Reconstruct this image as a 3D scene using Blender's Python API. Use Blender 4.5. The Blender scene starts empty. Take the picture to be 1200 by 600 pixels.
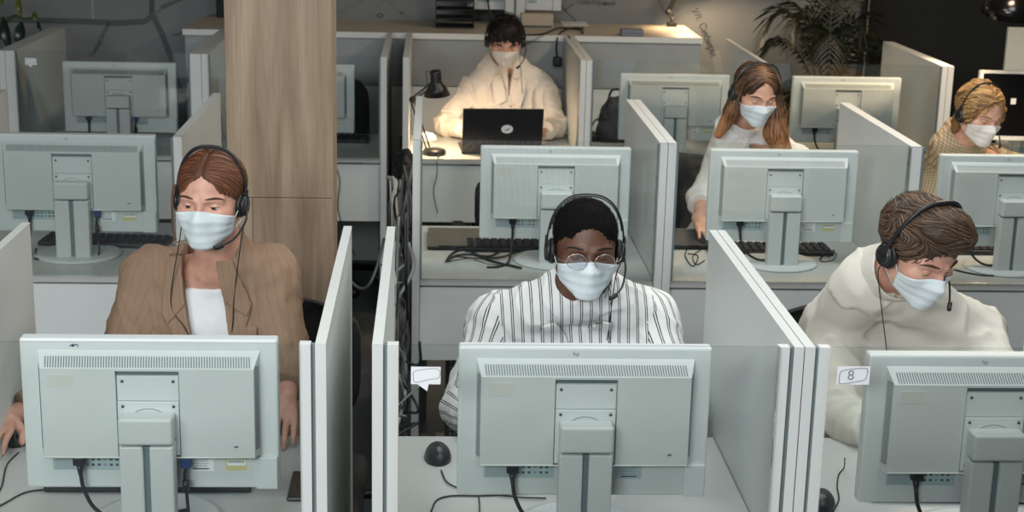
import bpy, bmesh, math, random
import numpy as np
from mathutils import Vector, Matrix
random.seed(7); rng = np.random.default_rng(7)
PI = math.pi
SC = bpy.context.scene
COL = SC.collection
# ------------------------------------------------------------------ camera
CAM = np.array([0.0, 0.0, 2.078]); FPX = 1805.93
M = np.array([[0.9985511942672974, -0.048684540028525784, 0.022920034676343622],
              [0.009949636965810468, -0.2515506384787882, -0.9677929949142856],
              [0.052882106157021595, 0.9666188968994579, -0.2507017969725639]])
def ray(px, py): return M.T @ np.array([(px-600)/FPX, (py-300)/FPX, 1.0])
def atY(px, py, Y):
    d = ray(px, py); return tuple(CAM + d*((Y-CAM[1])/d[1]))
def atZ(px, py, Z):
    d = ray(px, py); return tuple(CAM + d*((Z-CAM[2])/d[2]))
cd = bpy.data.cameras.new('camera'); cam = bpy.data.objects.new('camera', cd); COL.objects.link(cam)
r_, d_, f_ = M
cam.matrix_world = Matrix(((r_[0], -d_[0], -f_[0], CAM[0]), (r_[1], -d_[1], -f_[1], CAM[1]), (r_[2], -d_[2], -f_[2], CAM[2]), (0, 0, 0, 1)))
cd.sensor_width = 36; cd.lens = 36*FPX/1200; cd.clip_start = .05; cd.clip_end = 60
SC.camera = cam
cd.dof.use_dof = True; cd.dof.focus_distance = 3.35; cd.dof.aperture_fstop = 9
# ------------------------------------------------------------------ materials
MATS = {}
def srgb(r, g, b):
    f = lambda c: (c/255/12.92 if c/255 <= .04045 else ((c/255+.055)/1.055)**2.4)
    return (f(r), f(g), f(b), 1)
def nd(nt, t, **kw):
    n = nt.nodes.new(t)
    for k, v in kw.items(): setattr(n, k, v)
    return n
def mat(name, col, rough=.5, metal=0, var=0, scale=8, bump=0, bscale=200, spec=.5, stretch=None, col2=None, emit=None, sss=0, coat=0, detail=4):
    if name in MATS: return MATS[name]
    m = bpy.data.materials.new(name); m.use_nodes = True; nt = m.node_tree; L = nt.links
    p = nt.nodes['Principled BSDF']
    p.inputs['Roughness'].default_value = rough; p.inputs['Metallic'].default_value = metal
    p.inputs['Specular IOR Level'].default_value = spec
    if sss:
        p.inputs['Subsurface Weight'].default_value = sss; p.inputs['Subsurface Radius'].default_value = (.012, .005, .003); p.inputs['Subsurface Scale'].default_value = 1
    if coat: p.inputs['Coat Weight'].default_value = coat
    tc = nd(nt, 'ShaderNodeTexCoord'); mp = nd(nt, 'ShaderNodeMapping'); L.new(tc.outputs['Object'], mp.inputs[0])
    if stretch: mp.inputs['Scale'].default_value = stretch
    n = nd(nt, 'ShaderNodeTexNoise'); n.inputs['Scale'].default_value = scale; n.inputs['Detail'].default_value = detail
    L.new(mp.outputs[0], n.inputs[0])
    mx = nd(nt, 'ShaderNodeMix', data_type='RGBA')
    c2 = col2 or tuple(max(0, c*(1-var)) for c in col[:3])+(1,)
    mx.inputs['A'].default_value = col; mx.inputs['B'].default_value = c2
    rp = nd(nt, 'ShaderNodeMapRange'); rp.inputs[1].default_value = .35; rp.inputs[2].default_value = .65
    L.new(n.outputs[0], rp.inputs[0]); L.new(rp.outputs[0], mx.inputs['Factor'])
    L.new(mx.outputs['Result'], p.inputs['Base Color'])
    if bump:
        b = nd(nt, 'ShaderNodeBump'); b.inputs['Strength'].default_value = bump; b.inputs['Distance'].default_value = .002
        n2 = nd(nt, 'ShaderNodeTexNoise'); n2.inputs['Scale'].default_value = bscale; n2.inputs['Detail'].default_value = 3
        L.new(mp.outputs[0], n2.inputs[0]); L.new(n2.outputs[0], b.inputs['Height']); L.new(b.outputs[0], p.inputs['Normal'])
    if emit:
        p.inputs['Emission Color'].default_value = emit[0]; p.inputs['Emission Strength'].default_value = emit[1]
    MATS[name] = m; return m
def glass_mat(name='clear_glass', tint=(.965, .985, .975, 1), k=1.0):
    m = bpy.data.materials.new(name); m.use_nodes = True; nt = m.node_tree; nt.nodes.clear()
    o = nd(nt, 'ShaderNodeOutputMaterial'); mx = nd(nt, 'ShaderNodeMixShader'); t = nd(nt, 'ShaderNodeBsdfTransparent'); g = nd(nt, 'ShaderNodeBsdfGlossy'); f = nd(nt, 'ShaderNodeFresnel')
    t.inputs[0].default_value = tint; g.inputs['Roughness'].default_value = .02; f.inputs[0].default_value = 1.5
    mu = nd(nt, 'ShaderNodeMath', operation='MULTIPLY'); mu.inputs[1].default_value = k
    nt.links.new(f.outputs[0], mu.inputs[0]); nt.links.new(mu.outputs[0], mx.inputs[0]); nt.links.new(t.outputs[0], mx.inputs[1]); nt.links.new(g.outputs[0], mx.inputs[2]); nt.links.new(mx.outputs[0], o.inputs[0])
    MATS[name] = m; return m
white = mat('white_laminate', srgb(228, 234, 232), .42, var=.04, scale=3)
greyw = mat('pale_grey_laminate', srgb(208, 212, 208), .45, var=.06, scale=2.5)
edgew = mat('white_edging', srgb(212, 216, 213), .45, var=.03)
slotg = mat('grey_rubber_slot', srgb(112, 124, 126), .5)
worktop_m = mat('grey_white_worktop', srgb(196, 198, 194), .35, var=.05, scale=4, bump=.05, bscale=400)
shellm = mat('pale_grey_plastic', srgb(206, 212, 212), .42, var=.05, scale=6, bump=.08, bscale=900)
shell2 = mat('grey_plastic', srgb(198, 203, 202), .45, var=.04, scale=6, bump=.08, bscale=900)
ventm = mat('vent_grey', srgb(112, 122, 124), .6)
recm = mat('recess_grey', srgb(104, 120, 124), .5)
silver = mat('grey_metal', srgb(150, 152, 150), .35, metal=.9)
stickm = mat('sticker_grey', srgb(166, 184, 188), .5)
paper = mat('white_paper', srgb(235, 238, 240), .6, var=.03)
inkm = mat('grey_ink', srgb(72, 84, 88), .6)
inkl = mat('pale_ink', srgb(140, 146, 156), .6)
yellowm = mat('yellow_sticker', srgb(205, 198, 140), .5)
blackp = mat('black_plastic', srgb(30, 32, 35), .38, var=.2, scale=20)
blackm = mat('matte_black', srgb(22, 23, 26), .6, bump=.1, bscale=300)
rubber = mat('black_rubber_cable', srgb(26, 27, 30), .45)
greyc = mat('grey_cable', srgb(120, 124, 124), .5)
whitec = mat('white_cable', srgb(190, 192, 188), .5)
bluem = mat('blue_plastic', srgb(30, 56, 110), .4)
screenm = mat('lit_screen', srgb(120, 140, 170), .3, emit=(srgb(190, 210, 235), .6))
darkscreen = mat('black_screen', srgb(14, 15, 17), .22)
fabricb = mat('black_mesh_fabric', srgb(24, 25, 28), .85, bump=.4, bscale=500)
glassm = glass_mat()
# ------------------------------------------------------------------ mesh helpers
class MB:
    """collects shapes and links them as ONE mesh object"""
    def __init__(s): s.v = []; s.f = []; s.m = []; s.sm = []; s.mats = []
    def mi(s, m):
        if m not in s.mats: s.mats.append(m)
        return s.mats.index(m)
    def add(s, vs, fs, m, smooth=False):
        o = len(s.v); s.v += [tuple(map(float, v)) for v in vs]; k = s.mi(m)
        for f in fs: s.f.append(tuple(o+i for i in f)); s.m.append(k); s.sm.append(smooth)
    def bm(s, b, m, smooth=False):
        b.verts.index_update(); s.add([v.co for v in b.verts], [[v.index for v in f.verts] for f in b.faces], m, smooth); b.free()
    def box(s, c, d, m, bev=.0, rot=None, seg=2):
        b = bmesh.new(); bmesh.ops.create_cube(b, size=1)
        bmesh.ops.scale(b, vec=d, verts=b.verts)
        if bev: bmesh.ops.bevel(b, geom=b.edges[:], offset=min(bev, min(d)*.45), segments=seg, affect='EDGES', profile=.5)
        if rot is not None: bmesh.ops.transform(b, matrix=rot.to_4x4(), verts=b.verts)
        bmesh.ops.translate(b, vec=c, verts=b.verts); s.bm(b, m)
    def span(s, lo, hi, m, bev=.0): s.box([(a+b)/2 for a, b in zip(lo, hi)], [abs(b-a) for a, b in zip(lo, hi)], m, bev)
    def tube(s, pts, r, m, n=8, smooth=True, res=6, closed=False, cap=True):
        P = catmull(pts, res, closed) if res > 1 else [Vector(p) for p in pts]
        rs = r if hasattr(r, '__len__') else None
        vs = []; N = len(P); up = None
        for i in range(N):
            a = P[(i-1) % N] if (closed or i) else P[0]; b = P[(i+1) % N] if (closed or i < N-1) else P[-1]
            t = (b-a); t = t.normalized() if t.length > 1e-9 else Vector((0, 0, 1))
            if up is None: up = Vector((0, 0, 1)) if abs(t.z) < .9 else Vector((1, 0, 0))
            x = t.cross(up)
            if x.length < 1e-4: x = t.cross(Vector((1, .3, 0)))
            x.normalize(); y = x.cross(t).normalized(); up = y
            rr = rs[min(len(rs)-1, 0)] if False else (np.interp(i/(N-1), np.linspace(0, 1, len(rs)), rs) if rs is not None else r)
            for k in range(n):
                a2 = 2*PI*k/n; vs.append(P[i]+x*math.cos(a2)*rr+y*math.sin(a2)*rr)
        fs = []
        for i in range(N if closed else N-1):
            j = (i+1) % N
            for k in range(n): fs.append((i*n+k, j*n+k, j*n+(k+1) % n, i*n+(k+1) % n))
        if cap and not closed: fs += [tuple(range(n)), tuple(range((N-1)*n, N*n))[::-1]]
        s.add(vs, fs, m, smooth)
    def lathe(s, prof, m, c=(0, 0, 0), n=32, rot=None, smooth=True):
        vs = []; R = rot or Matrix.Identity(3)
        for (r, z) in prof:
            for k in range(n):
                a = 2*PI*k/n; vs.append(Vector(c)+R @ Vector((r*math.cos(a), r*math.sin(a), z)))
        fs = [(i*n+k, i*n+(k+1) % n, (i+1)*n+(k+1) % n, (i+1)*n+k) for i in range(len(prof)-1) for k in range(n)]
        fs += [tuple(range(n))[::-1], tuple(range((len(prof)-1)*n, len(prof)*n))]
        s.add(vs, fs, m, smooth)
    def build(s, name, parent=None, label=None):
        me = bpy.data.meshes.new(name); me.from_pydata(s.v, [], s.f)
        for m in s.mats: me.materials.append(m)
        me.polygons.foreach_set('material_index', s.m); me.polygons.foreach_set('use_smooth', s.sm)
        b = bmesh.new(); b.from_mesh(me); bmesh.ops.recalc_face_normals(b, faces=b.faces); b.to_mesh(me); b.free()
        o = bpy.data.objects.new(name, me); COL.objects.link(o)
        if parent: o.parent = parent
        if label: o['label'] = label
        return o
def catmull(pts, res=6, closed=False):
    P = [Vector(p) for p in pts]; n = len(P)
    if n < 3: return P
    out = []
    rngs = range(n if closed else n-1)
    for i in rngs:
        p0 = P[(i-1) % n] if (closed or i > 0) else P[0]*2-P[1]
        p1 = P[i]; p2 = P[(i+1) % n]; p3 = P[(i+2) % n] if (closed or i < n-2) else P[-1]*2-P[-2]
        for k in range(res):
            t = k/res
            out.append(.5*((2*p1)+(p2-p0)*t+(2*p0-5*p1+4*p2-p3)*t*t+(3*p1-p0-3*p2+p3)*t**3))
    if not closed: out.append(P[-1])
    return out
def tag(o, label, cat, group=None, kind=None):
    if label: o['label'] = label
    if cat: o['category'] = cat
    if group: o['group'] = group
    if kind: o['kind'] = kind
    return o
def empty(name, loc, label, cat, group=None, rz=0):
    o = bpy.data.objects.new(name, None); COL.objects.link(o); o.location = loc; o.rotation_euler = (0, 0, rz); o.empty_display_size = .05
    return tag(o, label, cat, group)
def struct(o, label=None):
    o['kind'] = 'structure'
    if label: o['label'] = label
    return o
def copy_tree(o, parent=None):
    c = o.copy(); COL.objects.link(c)
    if parent: c.parent = parent
    for ch in list(o.children): copy_tree(ch, c)
    return c
def text_mesh(txt, size, m, mb, mw, thick=.0006):
    cu = bpy.data.curves.new('t', 'FONT'); cu.body = txt; cu.size = size; cu.extrude = thick; cu.align_x = 'CENTER'; cu.align_y = 'CENTER'
    ob = bpy.data.objects.new('t', cu); COL.objects.link(ob)
    dg = bpy.context.evaluated_depsgraph_get(); me = bpy.data.meshes.new_from_object(ob.evaluated_get(dg))
    mb.add([mw @ v.co for v in me.vertices], [tuple(p.vertices) for p in me.polygons], m)
    bpy.data.objects.remove(ob); bpy.data.curves.remove(cu); bpy.data.meshes.remove(me)
# ------------------------------------------------------------------ the room
D1, D2, D3 = 2.725, 4.848, 6.903; TOPZ = 1.2; DZ = .74; PT = .02
floorm = mat('dark_grey_floor', srgb(74, 80, 84), .5, var=.25, scale=2, bump=.05)
mb = MB(); mb.span((-4.5, -1.5, -.1), (5, 9.6, 0), floorm); struct(mb.build('floor'))
wallm = mat('grey_plaster_wall', srgb(136, 140, 140), .85, var=.10, scale=1.5, bump=.15, bscale=30)
darkw = mat('black_painted_wall', srgb(30, 34, 34), .8, var=.2, scale=2)
roadm = mat('mural_grey_paint', srgb(98, 104, 104), .85, var=.1)
roadl = mat('mural_light_paint', srgb(168, 172, 170), .85)
WY = 8.62
mb = MB(); mb.span((-4.5, WY, 0), (2.45, WY+.15, 3.1), wallm); wall = struct(mb.build('wall_back'))
mb = MB(); mb.span((2.45, WY+.25, 0), (5, WY+.4, 3.1), darkw); struct(mb.build('wall_back_right'))
mb = MB(); mb.span((-4.6, -1.5, 0), (-4.5, 9.6, 3.1), wallm); struct(mb.build('wall_left'))
mb = MB(); mb.span((5, -1.5, 0), (5.1, 9.6, 3.1), darkw); struct(mb.build('wall_right'))
mb = MB(); mb.span((-4.6, -1.6, 0), (5.1, -1.5, 3.1), wallm); struct(mb.build('wall_front'))
ceilm = mat('ceiling_paint', srgb(120, 122, 122), .9)
mb = MB(); mb.span((-4.6, -1.6, 3.1), (5.1, 9.6, 3.2), ceilm); struct(mb.build('ceiling'))
def road(pts, w, m=roadm, name='road_line', off=.002):
    """a painted band on the mural, following pixel-traced street lines on the wall plane"""
    P = [Vector(atY(x, y, WY)) for x, y in pts]; mb = MB(); vs = []
    for i, p in enumerate(P):
        a = P[max(0, i-1)]; b = P[min(len(P)-1, i+1)]; t = (b-a); t.y = 0; t.normalize(); n = Vector((-t.z, 0, t.x))*w/2
        for q in (p-n, p+n):
            vs += [(q.x, WY-off, q.z), (q.x, WY, q.z)]
    fs = []
    for i in range(len(P)-1):
        k = 4*i; fs += [(k, k+2, k+6, k+4), (k, k+4, k+5, k+1), (k+2, k+3, k+7, k+6)]
    fs += [(0, 1, 3, 2)]
    mb.add(vs, fs, m); return mb.build(name, wall)
road([(-20, 22), (45, 24), (95, 25), (140, 27), (170, 25), (182, 16)], .032)
road([(178, -12), (178, 15), (190, 40), (202, 72), (212, 110)], .03, off=.003)
road([(182, 15), (205, 3), (235, -10)], .006); road([(108, -4), (109, 22)], .008, roadl)
road([(202, 42), (218, 38), (235, 22), (260, 15)], .01)
mmid = mat('mural_mid_paint', srgb(128, 133, 133), .85)
road([(395, 16), (425, 0), (440, -10)], .02, mmid); road([(448, -6), (470, 15), (492, 26)], .014, mmid); road([(470, 15), (500, -8)], .01, mmid); road([(430, 22), (455, -4)], .008, mmid)
road([(648, -4), (660, 10), (676, 26)], .008); road([(662, 12), (672, 4)], .008)
road([(790, 24), (812, 8), (840, -12)], .022, mat('mural_mid_paint', srgb(128, 133, 133), .85)); road([(782, 20), (770, -4)], .006); road([(838, 60), (846, 100), (850, 130)], .05, mat('mural_soft_paint', srgb(146, 150, 148), .85))
def wtext(txt, px, py, ang, size, m=None):
    p = atY(px, py, WY-.003)
    mw = Matrix.Translation(p) @ Matrix.Rotation(-math.radians(ang), 4, 'Y') @ Matrix.Rotation(PI/2, 4, 'X')
    mb = MB(); text_mesh(txt, size, m or mat('mural_text_paint', srgb(70, 74, 76), .85), mb, mw); mb.build('street_name', wall)
wtext('Гвардейская', 118, 46, 62, .035); wtext('Тракторный', 698, 3, -2, .038); wtext('ул. Сибири', 826, 38, -66, .055)
wtext('площадь', 203, 2, 25, .035); wtext('Мира', 178, 4, 90, .035); wtext('0', 445, 18, -90, .05)
# wood clad column
wood = bpy.data.materials.new('oak_cladding'); wood.use_nodes = True; nt = wood.node_tree; p = nt.nodes['Principled BSDF']; p.inputs['Roughness'].default_value = .55
tc = nd(nt, 'ShaderNodeTexCoord'); mp = nd(nt, 'ShaderNodeMapping'); mp.inputs['Scale'].default_value = (8, 8, .7); nt.links.new(tc.outputs['Object'], mp.inputs[0])
n1 = nd(nt, 'ShaderNodeTexNoise'); n1.inputs['Scale'].default_value = 1.6; n1.inputs['Detail'].default_value = 9; n1.inputs['Roughness'].default_value = .62; n1.inputs['Distortion'].default_value = .6
nt.links.new(mp.outputs[0], n1.inputs[0]); cr = nd(nt, 'ShaderNodeValToRGB'); nt.links.new(n1.outputs[0], cr.inputs[0])
e = cr.color_ramp.elements; e[0].position = .3; e[0].color = srgb(134, 112, 90); e[1].position = .62; e[1].color = srgb(184, 162, 136)
x = e.new(.45); x.color = srgb(160, 137, 113); x = e.new(.75); x.color = srgb(196, 175, 148)
mp2 = nd(nt, 'ShaderNodeMapping'); mp2.inputs['Scale'].default_value = (120, 120, 2.5); nt.links.new(tc.outputs['Object'], mp2.inputs[0]); n2 = nd(nt, 'ShaderNodeTexNoise'); n2.inputs['Scale'].default_value = 1.5; nt.links.new(mp2.outputs[0], n2.inputs[0])
mx = nd(nt, 'ShaderNodeMix', data_type='RGBA', blend_type='MULTIPLY'); mx.inputs['Factor'].default_value = .35; nt.links.new(cr.outputs[0], mx.inputs['A']); nt.links.new(n2.outputs[0], mx.inputs['B']); 
nt.links.new(mx.outputs['Result'], p.inputs['Base Color']); bp = nd(nt, 'ShaderNodeBump'); bp.inputs['Strength'].default_value = .15; bp.inputs['Distance'].default_value = .002; nt.links.new(n2.outputs[0], bp.inputs['Height']); nt.links.new(bp.outputs[0], p.inputs['Normal'])
cx0, cx1 = -.600, -.292; seam = mat('seam_dark', srgb(112, 94, 76), .7)
mb = MB()
zs = atY(330, 232, 4.5)[2]; xm = atY(297, 300, 4.5)[0]
mb.span((cx0, 4.5, zs+.001), (cx1, 4.72, 3.1), wood, .0015); mb.span((cx0, 4.5, 0), (xm-.0007, 4.72, zs-.001), wood, .0015); mb.span((xm+.0007, 4.5, 0), (cx1, 4.72, zs-.001), wood, .0015)
mb.span((cx0+.004, 4.504, 0), (cx1-.004, 4.716, 3.09), seam)
tag(struct(mb.build('column')), 'square column clad in greyish oak boards, between the two blocks of desks', None)
mb = MB(); x0 = atY(264, 5, 8.3)[0]; mb.span((x0-.07, 8.45, 0), (x0, 8.55, 3.1), darkw); struct(mb.build('trim_1'))
x0 = atY(1010, 50, 8.55)[0]; mb = MB(); mb.tube([(x0, 8.55, 0), (x0, 8.55, 3.1)], .018, blackm, res=1); struct(mb.build('trim_2'))

# ------------------------------------------------------------------ cubicles
def panel(x0, x1, y0, y1, label, ztop=TOPZ, group='side panels of the cubicles', z0=0):
    mb = MB(); mb.span((x0+.0008, y0+.001, z0), (x1-.0008, y1, ztop-.0008), greyw, .0008)
    for lo, hi in (((x0, y0, z0), (x1, y0+.0012, ztop)), ((x0, y0, ztop-.0012), (x1, y1, ztop))): mb.span(lo, hi, edgew)
    t = empty('desk_divider', ((x0+x1)/2, y0, 0), label, 'partition', group); t['kind'] = 'thing'
    o = mb.build('board', t); o.location = (-(x0+x1)/2, -y0, 0)
    return t
PT2 = .027
def bay(xl, xr, D, depth, name, chl=True, chr_=True, glass=True, top=True, group_row='front', sticker=None, lowbot=.46):
    """desk + glass screen between panel faces xl..xr (inner faces)"""
    t = empty('desk', ((xl+xr)/2, D, 0), 'white desk, %s' % name, 'desk', 'cubicle desks')
    xc = (xl+xr)/2; w = xr-xl
    mb = MB(); mb.box((0, depth/2+.004, DZ-.0125), (w-.002, depth-.008, .025), worktop_m, .002); mb.build('worktop', t)
    mb = MB(); mb.span((-w/2+.001, .022, lowbot), (w/2-.001, .038, DZ-.033), white, .001); mb.build('front_panel', t)
    for sx in (-1, 1):
        mb = MB(); mb.span((sx*(w/2-.0005), .04, DZ-.085), (sx*(w/2-.03), depth-.05, DZ-.026), white, .001); mb.build('bracket', t)
        mb = MB(); mb.span((sx*(w/2-.001), depth-.09, 0), (sx*(w/2-.026), depth-.065, DZ-.086), slotg, .001); mb.build('leg', t)
    if glass:
        g = empty('glass_screen', ((xl+xr)/2, D, 0), 'clear glass screen, %s' % name, 'glass screen', 'glass screens along the desk fronts')
        xa, xb = -w/2, w/2
        if D > 4:
            chl = chr_ = False
            for sx in (-1, 1): mb = MB(); mb.span((sx*(w/2-.0005), -.004, DZ), (sx*(w/2-.007), .01, TOPZ-.003), slotg); mb.build('seal', g)
            xa += .0075; xb -= .0075
        if chl:
            mb = MB(); mb.span((xa+.008, .0, 0), (xa+.029, .02, TOPZ), edgew, .0008); mb.build('post', g)
            mb = MB(); mb.span((xa+.0005, .006, 0), (xa+.008, .018, TOPZ-.003), slotg); mb.build('seal', g); xa += .0295
        if chr_:
            mb = MB(); mb.span((xb-.029, .0, 0), (xb-.008, .02, TOPZ), edgew, .0008); mb.build('post', g)
            mb = MB(); mb.span((xb-.008, .006, 0), (xb-.0005, .018, TOPZ-.003), slotg); mb.build('seal', g); xb -= .0295
        mb = MB(); mb.span((xa, -.006, DZ+.001), (xb, -.001, TOPZ+.002), glassm); mb.build('pane', g)
        return t, g
    return t, None
def sticker_mb(g, px, py, w, h, D, kind):
    p = Vector(atY(px, py, D-.0065)); p -= Vector(g.location); mb = MB(); y = p.y
    mb.span((p.x-w/2, y-.0006, p.z-h/2), (p.x+w/2, y, p.z+h/2), paper)
    if kind == 'bubble':
        mb.add([(p.x-w*.28, y-.0006, p.z-h/2), (p.x+w*.1, y-.0006, p.z-h/2), (p.x+w*.05, y-.0006, p.z-h*.9), (p.x-w*.28, y, p.z-h/2), (p.x+w*.1, y, p.z-h/2), (p.x+w*.05, y, p.z-h*.9)], [(0, 1, 2), (5, 4, 3), (0, 2, 5, 3), (1, 4, 5, 2)], paper)
        pts = [(-.40, .22), (-.1, .36), (.42, .38), (.44, -.1), (.1, -.22), (-.36, -.38), (-.42, 0)]
        mb.tube([(p.x+a*w, y-.0008, p.z+b*h) for a, b in pts], .0006, inkl, n=4, closed=True)
    else:
        pts = [(-.42, .1), (-.3, .3), (.3, .42), (.42, .3), (.4, -.05), (.3, -.25), (-.36, -.45), (-.42, -.3)]
        mb.tube([(p.x+a*w, y-.0008, p.z+b*h) for a, b in pts], .0008, inkl, n=4, closed=True)
        text_mesh('8', h*.75, inkl, mb, Matrix.Translation((p.x-w*.08, y-.001, p.z)) @ Matrix.Rotation(PI/2, 4, 'X'), .0002)
    mb.build('sticker', g, 'small white paper sticker')
# row 1
R1 = dict(y0=D1, y1=3.66)
xP2 = -.106; xP3 = .704; xP1 = -.191
xP0 = atY(35, 253, 3.66)[0]
panel(xP1-PT, xP1, D1, 3.66, 'low white partition on the right of the woman in the brown blazer')
panel(xP0-PT, xP0, D1, 3.66, 'low white partition at the left edge beside the brown-blazer woman')
panel(xP2, xP2+PT, D1, 3.66, 'low white partition just left of the man in the striped shirt')
panel(xP3-PT, xP3-.0015, D1, 3.66, 'low white partition right of the striped-shirt man, left board of the pair')
panel(xP3+.0005, xP3+PT, D1, 3.66, 'low white partition left of the cream-shirt man, right board of the pair')
xR = xP3+.82
panel(xR-PT, xR, D1, 3.66, 'low white partition beyond the young man in the cream shirt')
_, gA = bay(xP0, xP1-PT, D1, .72, 'front row in front of the woman in the brown blazer', lowbot=.3)
_, gB = bay(xP2+PT, xP3-PT, D1, .72, 'front row in front of the man in the striped shirt', lowbot=.3)
_, gC = bay(xP3+PT, xR-PT, D1, .72, 'front row in front of the young man in the cream shirt', lowbot=.3)
sticker_mb(gB, 499, 440, .055, .034, D1, 'bubble'); sticker_mb(gC, 1000, 440, .062, .036, D1, 'eight')
# row 2
E2 = D2+.915
a0, a1, a2, a3 = -.059, .76, 1.588, 2.40
panel(a0, a0+.024, D2, E2, 'tall-looking white partition end beside the aisle, left of the empty middle desk')
panel(a1-PT2, a1-.0015, D2, E2, 'white partition right of the empty middle desk, left board of a pair')
panel(a1+.0005, a1+PT2, D2, E2, 'white partition left of the woman with long brown hair, right board of a pair')
panel(a2-2*PT+.004, a2, D2, E2, 'thick white partition with a sunlit top edge, between the long-haired woman and the blonde woman')
panel(a3-PT2, a3, D2, E2, 'white partition beyond the blonde woman')
bay(a0+.024, a1-PT2, D2, .75, 'middle row, the empty one behind the man in the striped shirt', lowbot=.455)
bay(a1+PT2, a2-2*PT+.004, D2, .75, 'middle row where the woman with long brown hair sits', lowbot=.455)
bay(a2, a3-PT2, D2, .75, 'middle row where the blonde woman sits', lowbot=.455)
b1 = -.788; b0 = atY(8, 105, E2)[0]
panel(b1-PT2, b1, D2, E2, 'white partition behind the red-haired woman, touching the oak column')
panel(b0-PT2, b0, D2, E2, 'white partition at the left edge in the middle row')
bay(b0, b1-PT2, D2, .75, 'middle row at the far left, behind the woman in the brown blazer', lowbot=.455)
# row 3
E3 = 7.87
c0, c1, c2, c3 = -.131, .694, 1.52, 2.347
panel(c0, c0+PT2, D3, E3, 'white partition left of the man with the laptop')
panel(c1-PT2, c1-.0015, D3, E3, 'warm-lit white partition right of the man with the laptop, left board of a pair')
panel(c1+.0005, c1+PT2, D3, E3, 'white partition right of the man with the laptop, right board of a pair')
panel(c2-PT, c2, D3, E3, 'white partition in the back row behind the long-haired woman')
panel(c3-PT2, c3-.0015, D3, E3, 'white partition in the back row near the blonde woman, left board of a pair')
panel(c3+.0005, c3+PT2, D3, E3, 'white partition in the back row near the blonde woman, right board of a pair')
panel(3.17-PT, 3.17, D3, E3, 'white partition at the right end of the back row')
bay(c0+PT2, c1-PT2, D3, .62, 'back row where the man with the laptop sits', glass=False, lowbot=.44)
bay(c1+PT2, c2-PT, D3, .62, 'back row right of the man with the laptop', lowbot=.44)
bay(c2, c3-PT2, D3, .62, 'back row behind the thick sunlit partition', lowbot=.44)
bay(c3+PT2, 3.15, D3, .62, 'back row at the far right, under the black screen', lowbot=.44, glass=False)
d2 = -.229+.025; d1 = -1.025; d0 = -1.841
panel(d2-PT2, d2, D3, E3, 'white partition across the aisle from the man with the laptop')
panel(d1-.05, d1-.0015, D3, E3, 'white partition left of the oak column in the back row, left board of a pair')
panel(d1+.0005, d1+.03, D3, E3, 'white partition left of the oak column in the back row, right board of a pair')
panel(d0-PT2-.015, d0, D3, E3, 'white partition under the rubber plant, right board of a pair')
panel(d0-PT2-.045, d0-PT2-.0165, D3, E3, 'white partition under the rubber plant, left board of a pair')
bay(d1+.03, d2-PT2, D3, .62, 'back row right behind the oak column', lowbot=.44)
_, gD = bay(d0, d1-.05, D3, .62, 'back row at the left, under the mural', lowbot=.44)
sticker_mb(gD, 36, 72, .05, .03, D3, 'bubble')
# long counter behind the back row
t = empty('counter', (0, 7.88, 0), 'long grey counter behind the back row with a pale top', 'counter')
ctop = mat('beige_counter_top', srgb(196, 184, 164), .5, var=.08, scale=3)
cfront = mat('grey_counter_front', srgb(150, 156, 156), .6, var=.05)
mb = MB(); mb.span((-1.26, 0, 1.17), (1.385, .62, 1.2), ctop, .002); mb.span((-1.26, -.001, 1.1705), (1.385, .0, 1.1995), edgew); mb.build('counter_top', t)
mb = MB(); mb.span((-1.25, .012, .93), (1.38, .03, 1.17), cfront); mb.build('upper_panel', t)
mb = MB(); mb.span((-1.25, .012, 0), (1.38, .03, .925), white); mb.build('lower_panel', t)
p = atY(1182, 32, 7.95); mb = MB(); mb.span((p[0], 7.95, 0), (p[0]+1.0, 7.97, p[2]), greyw, .001)
tag(mb.build('divider_board'), 'grey divider board at the right edge below the black lamp', 'partition')

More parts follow.
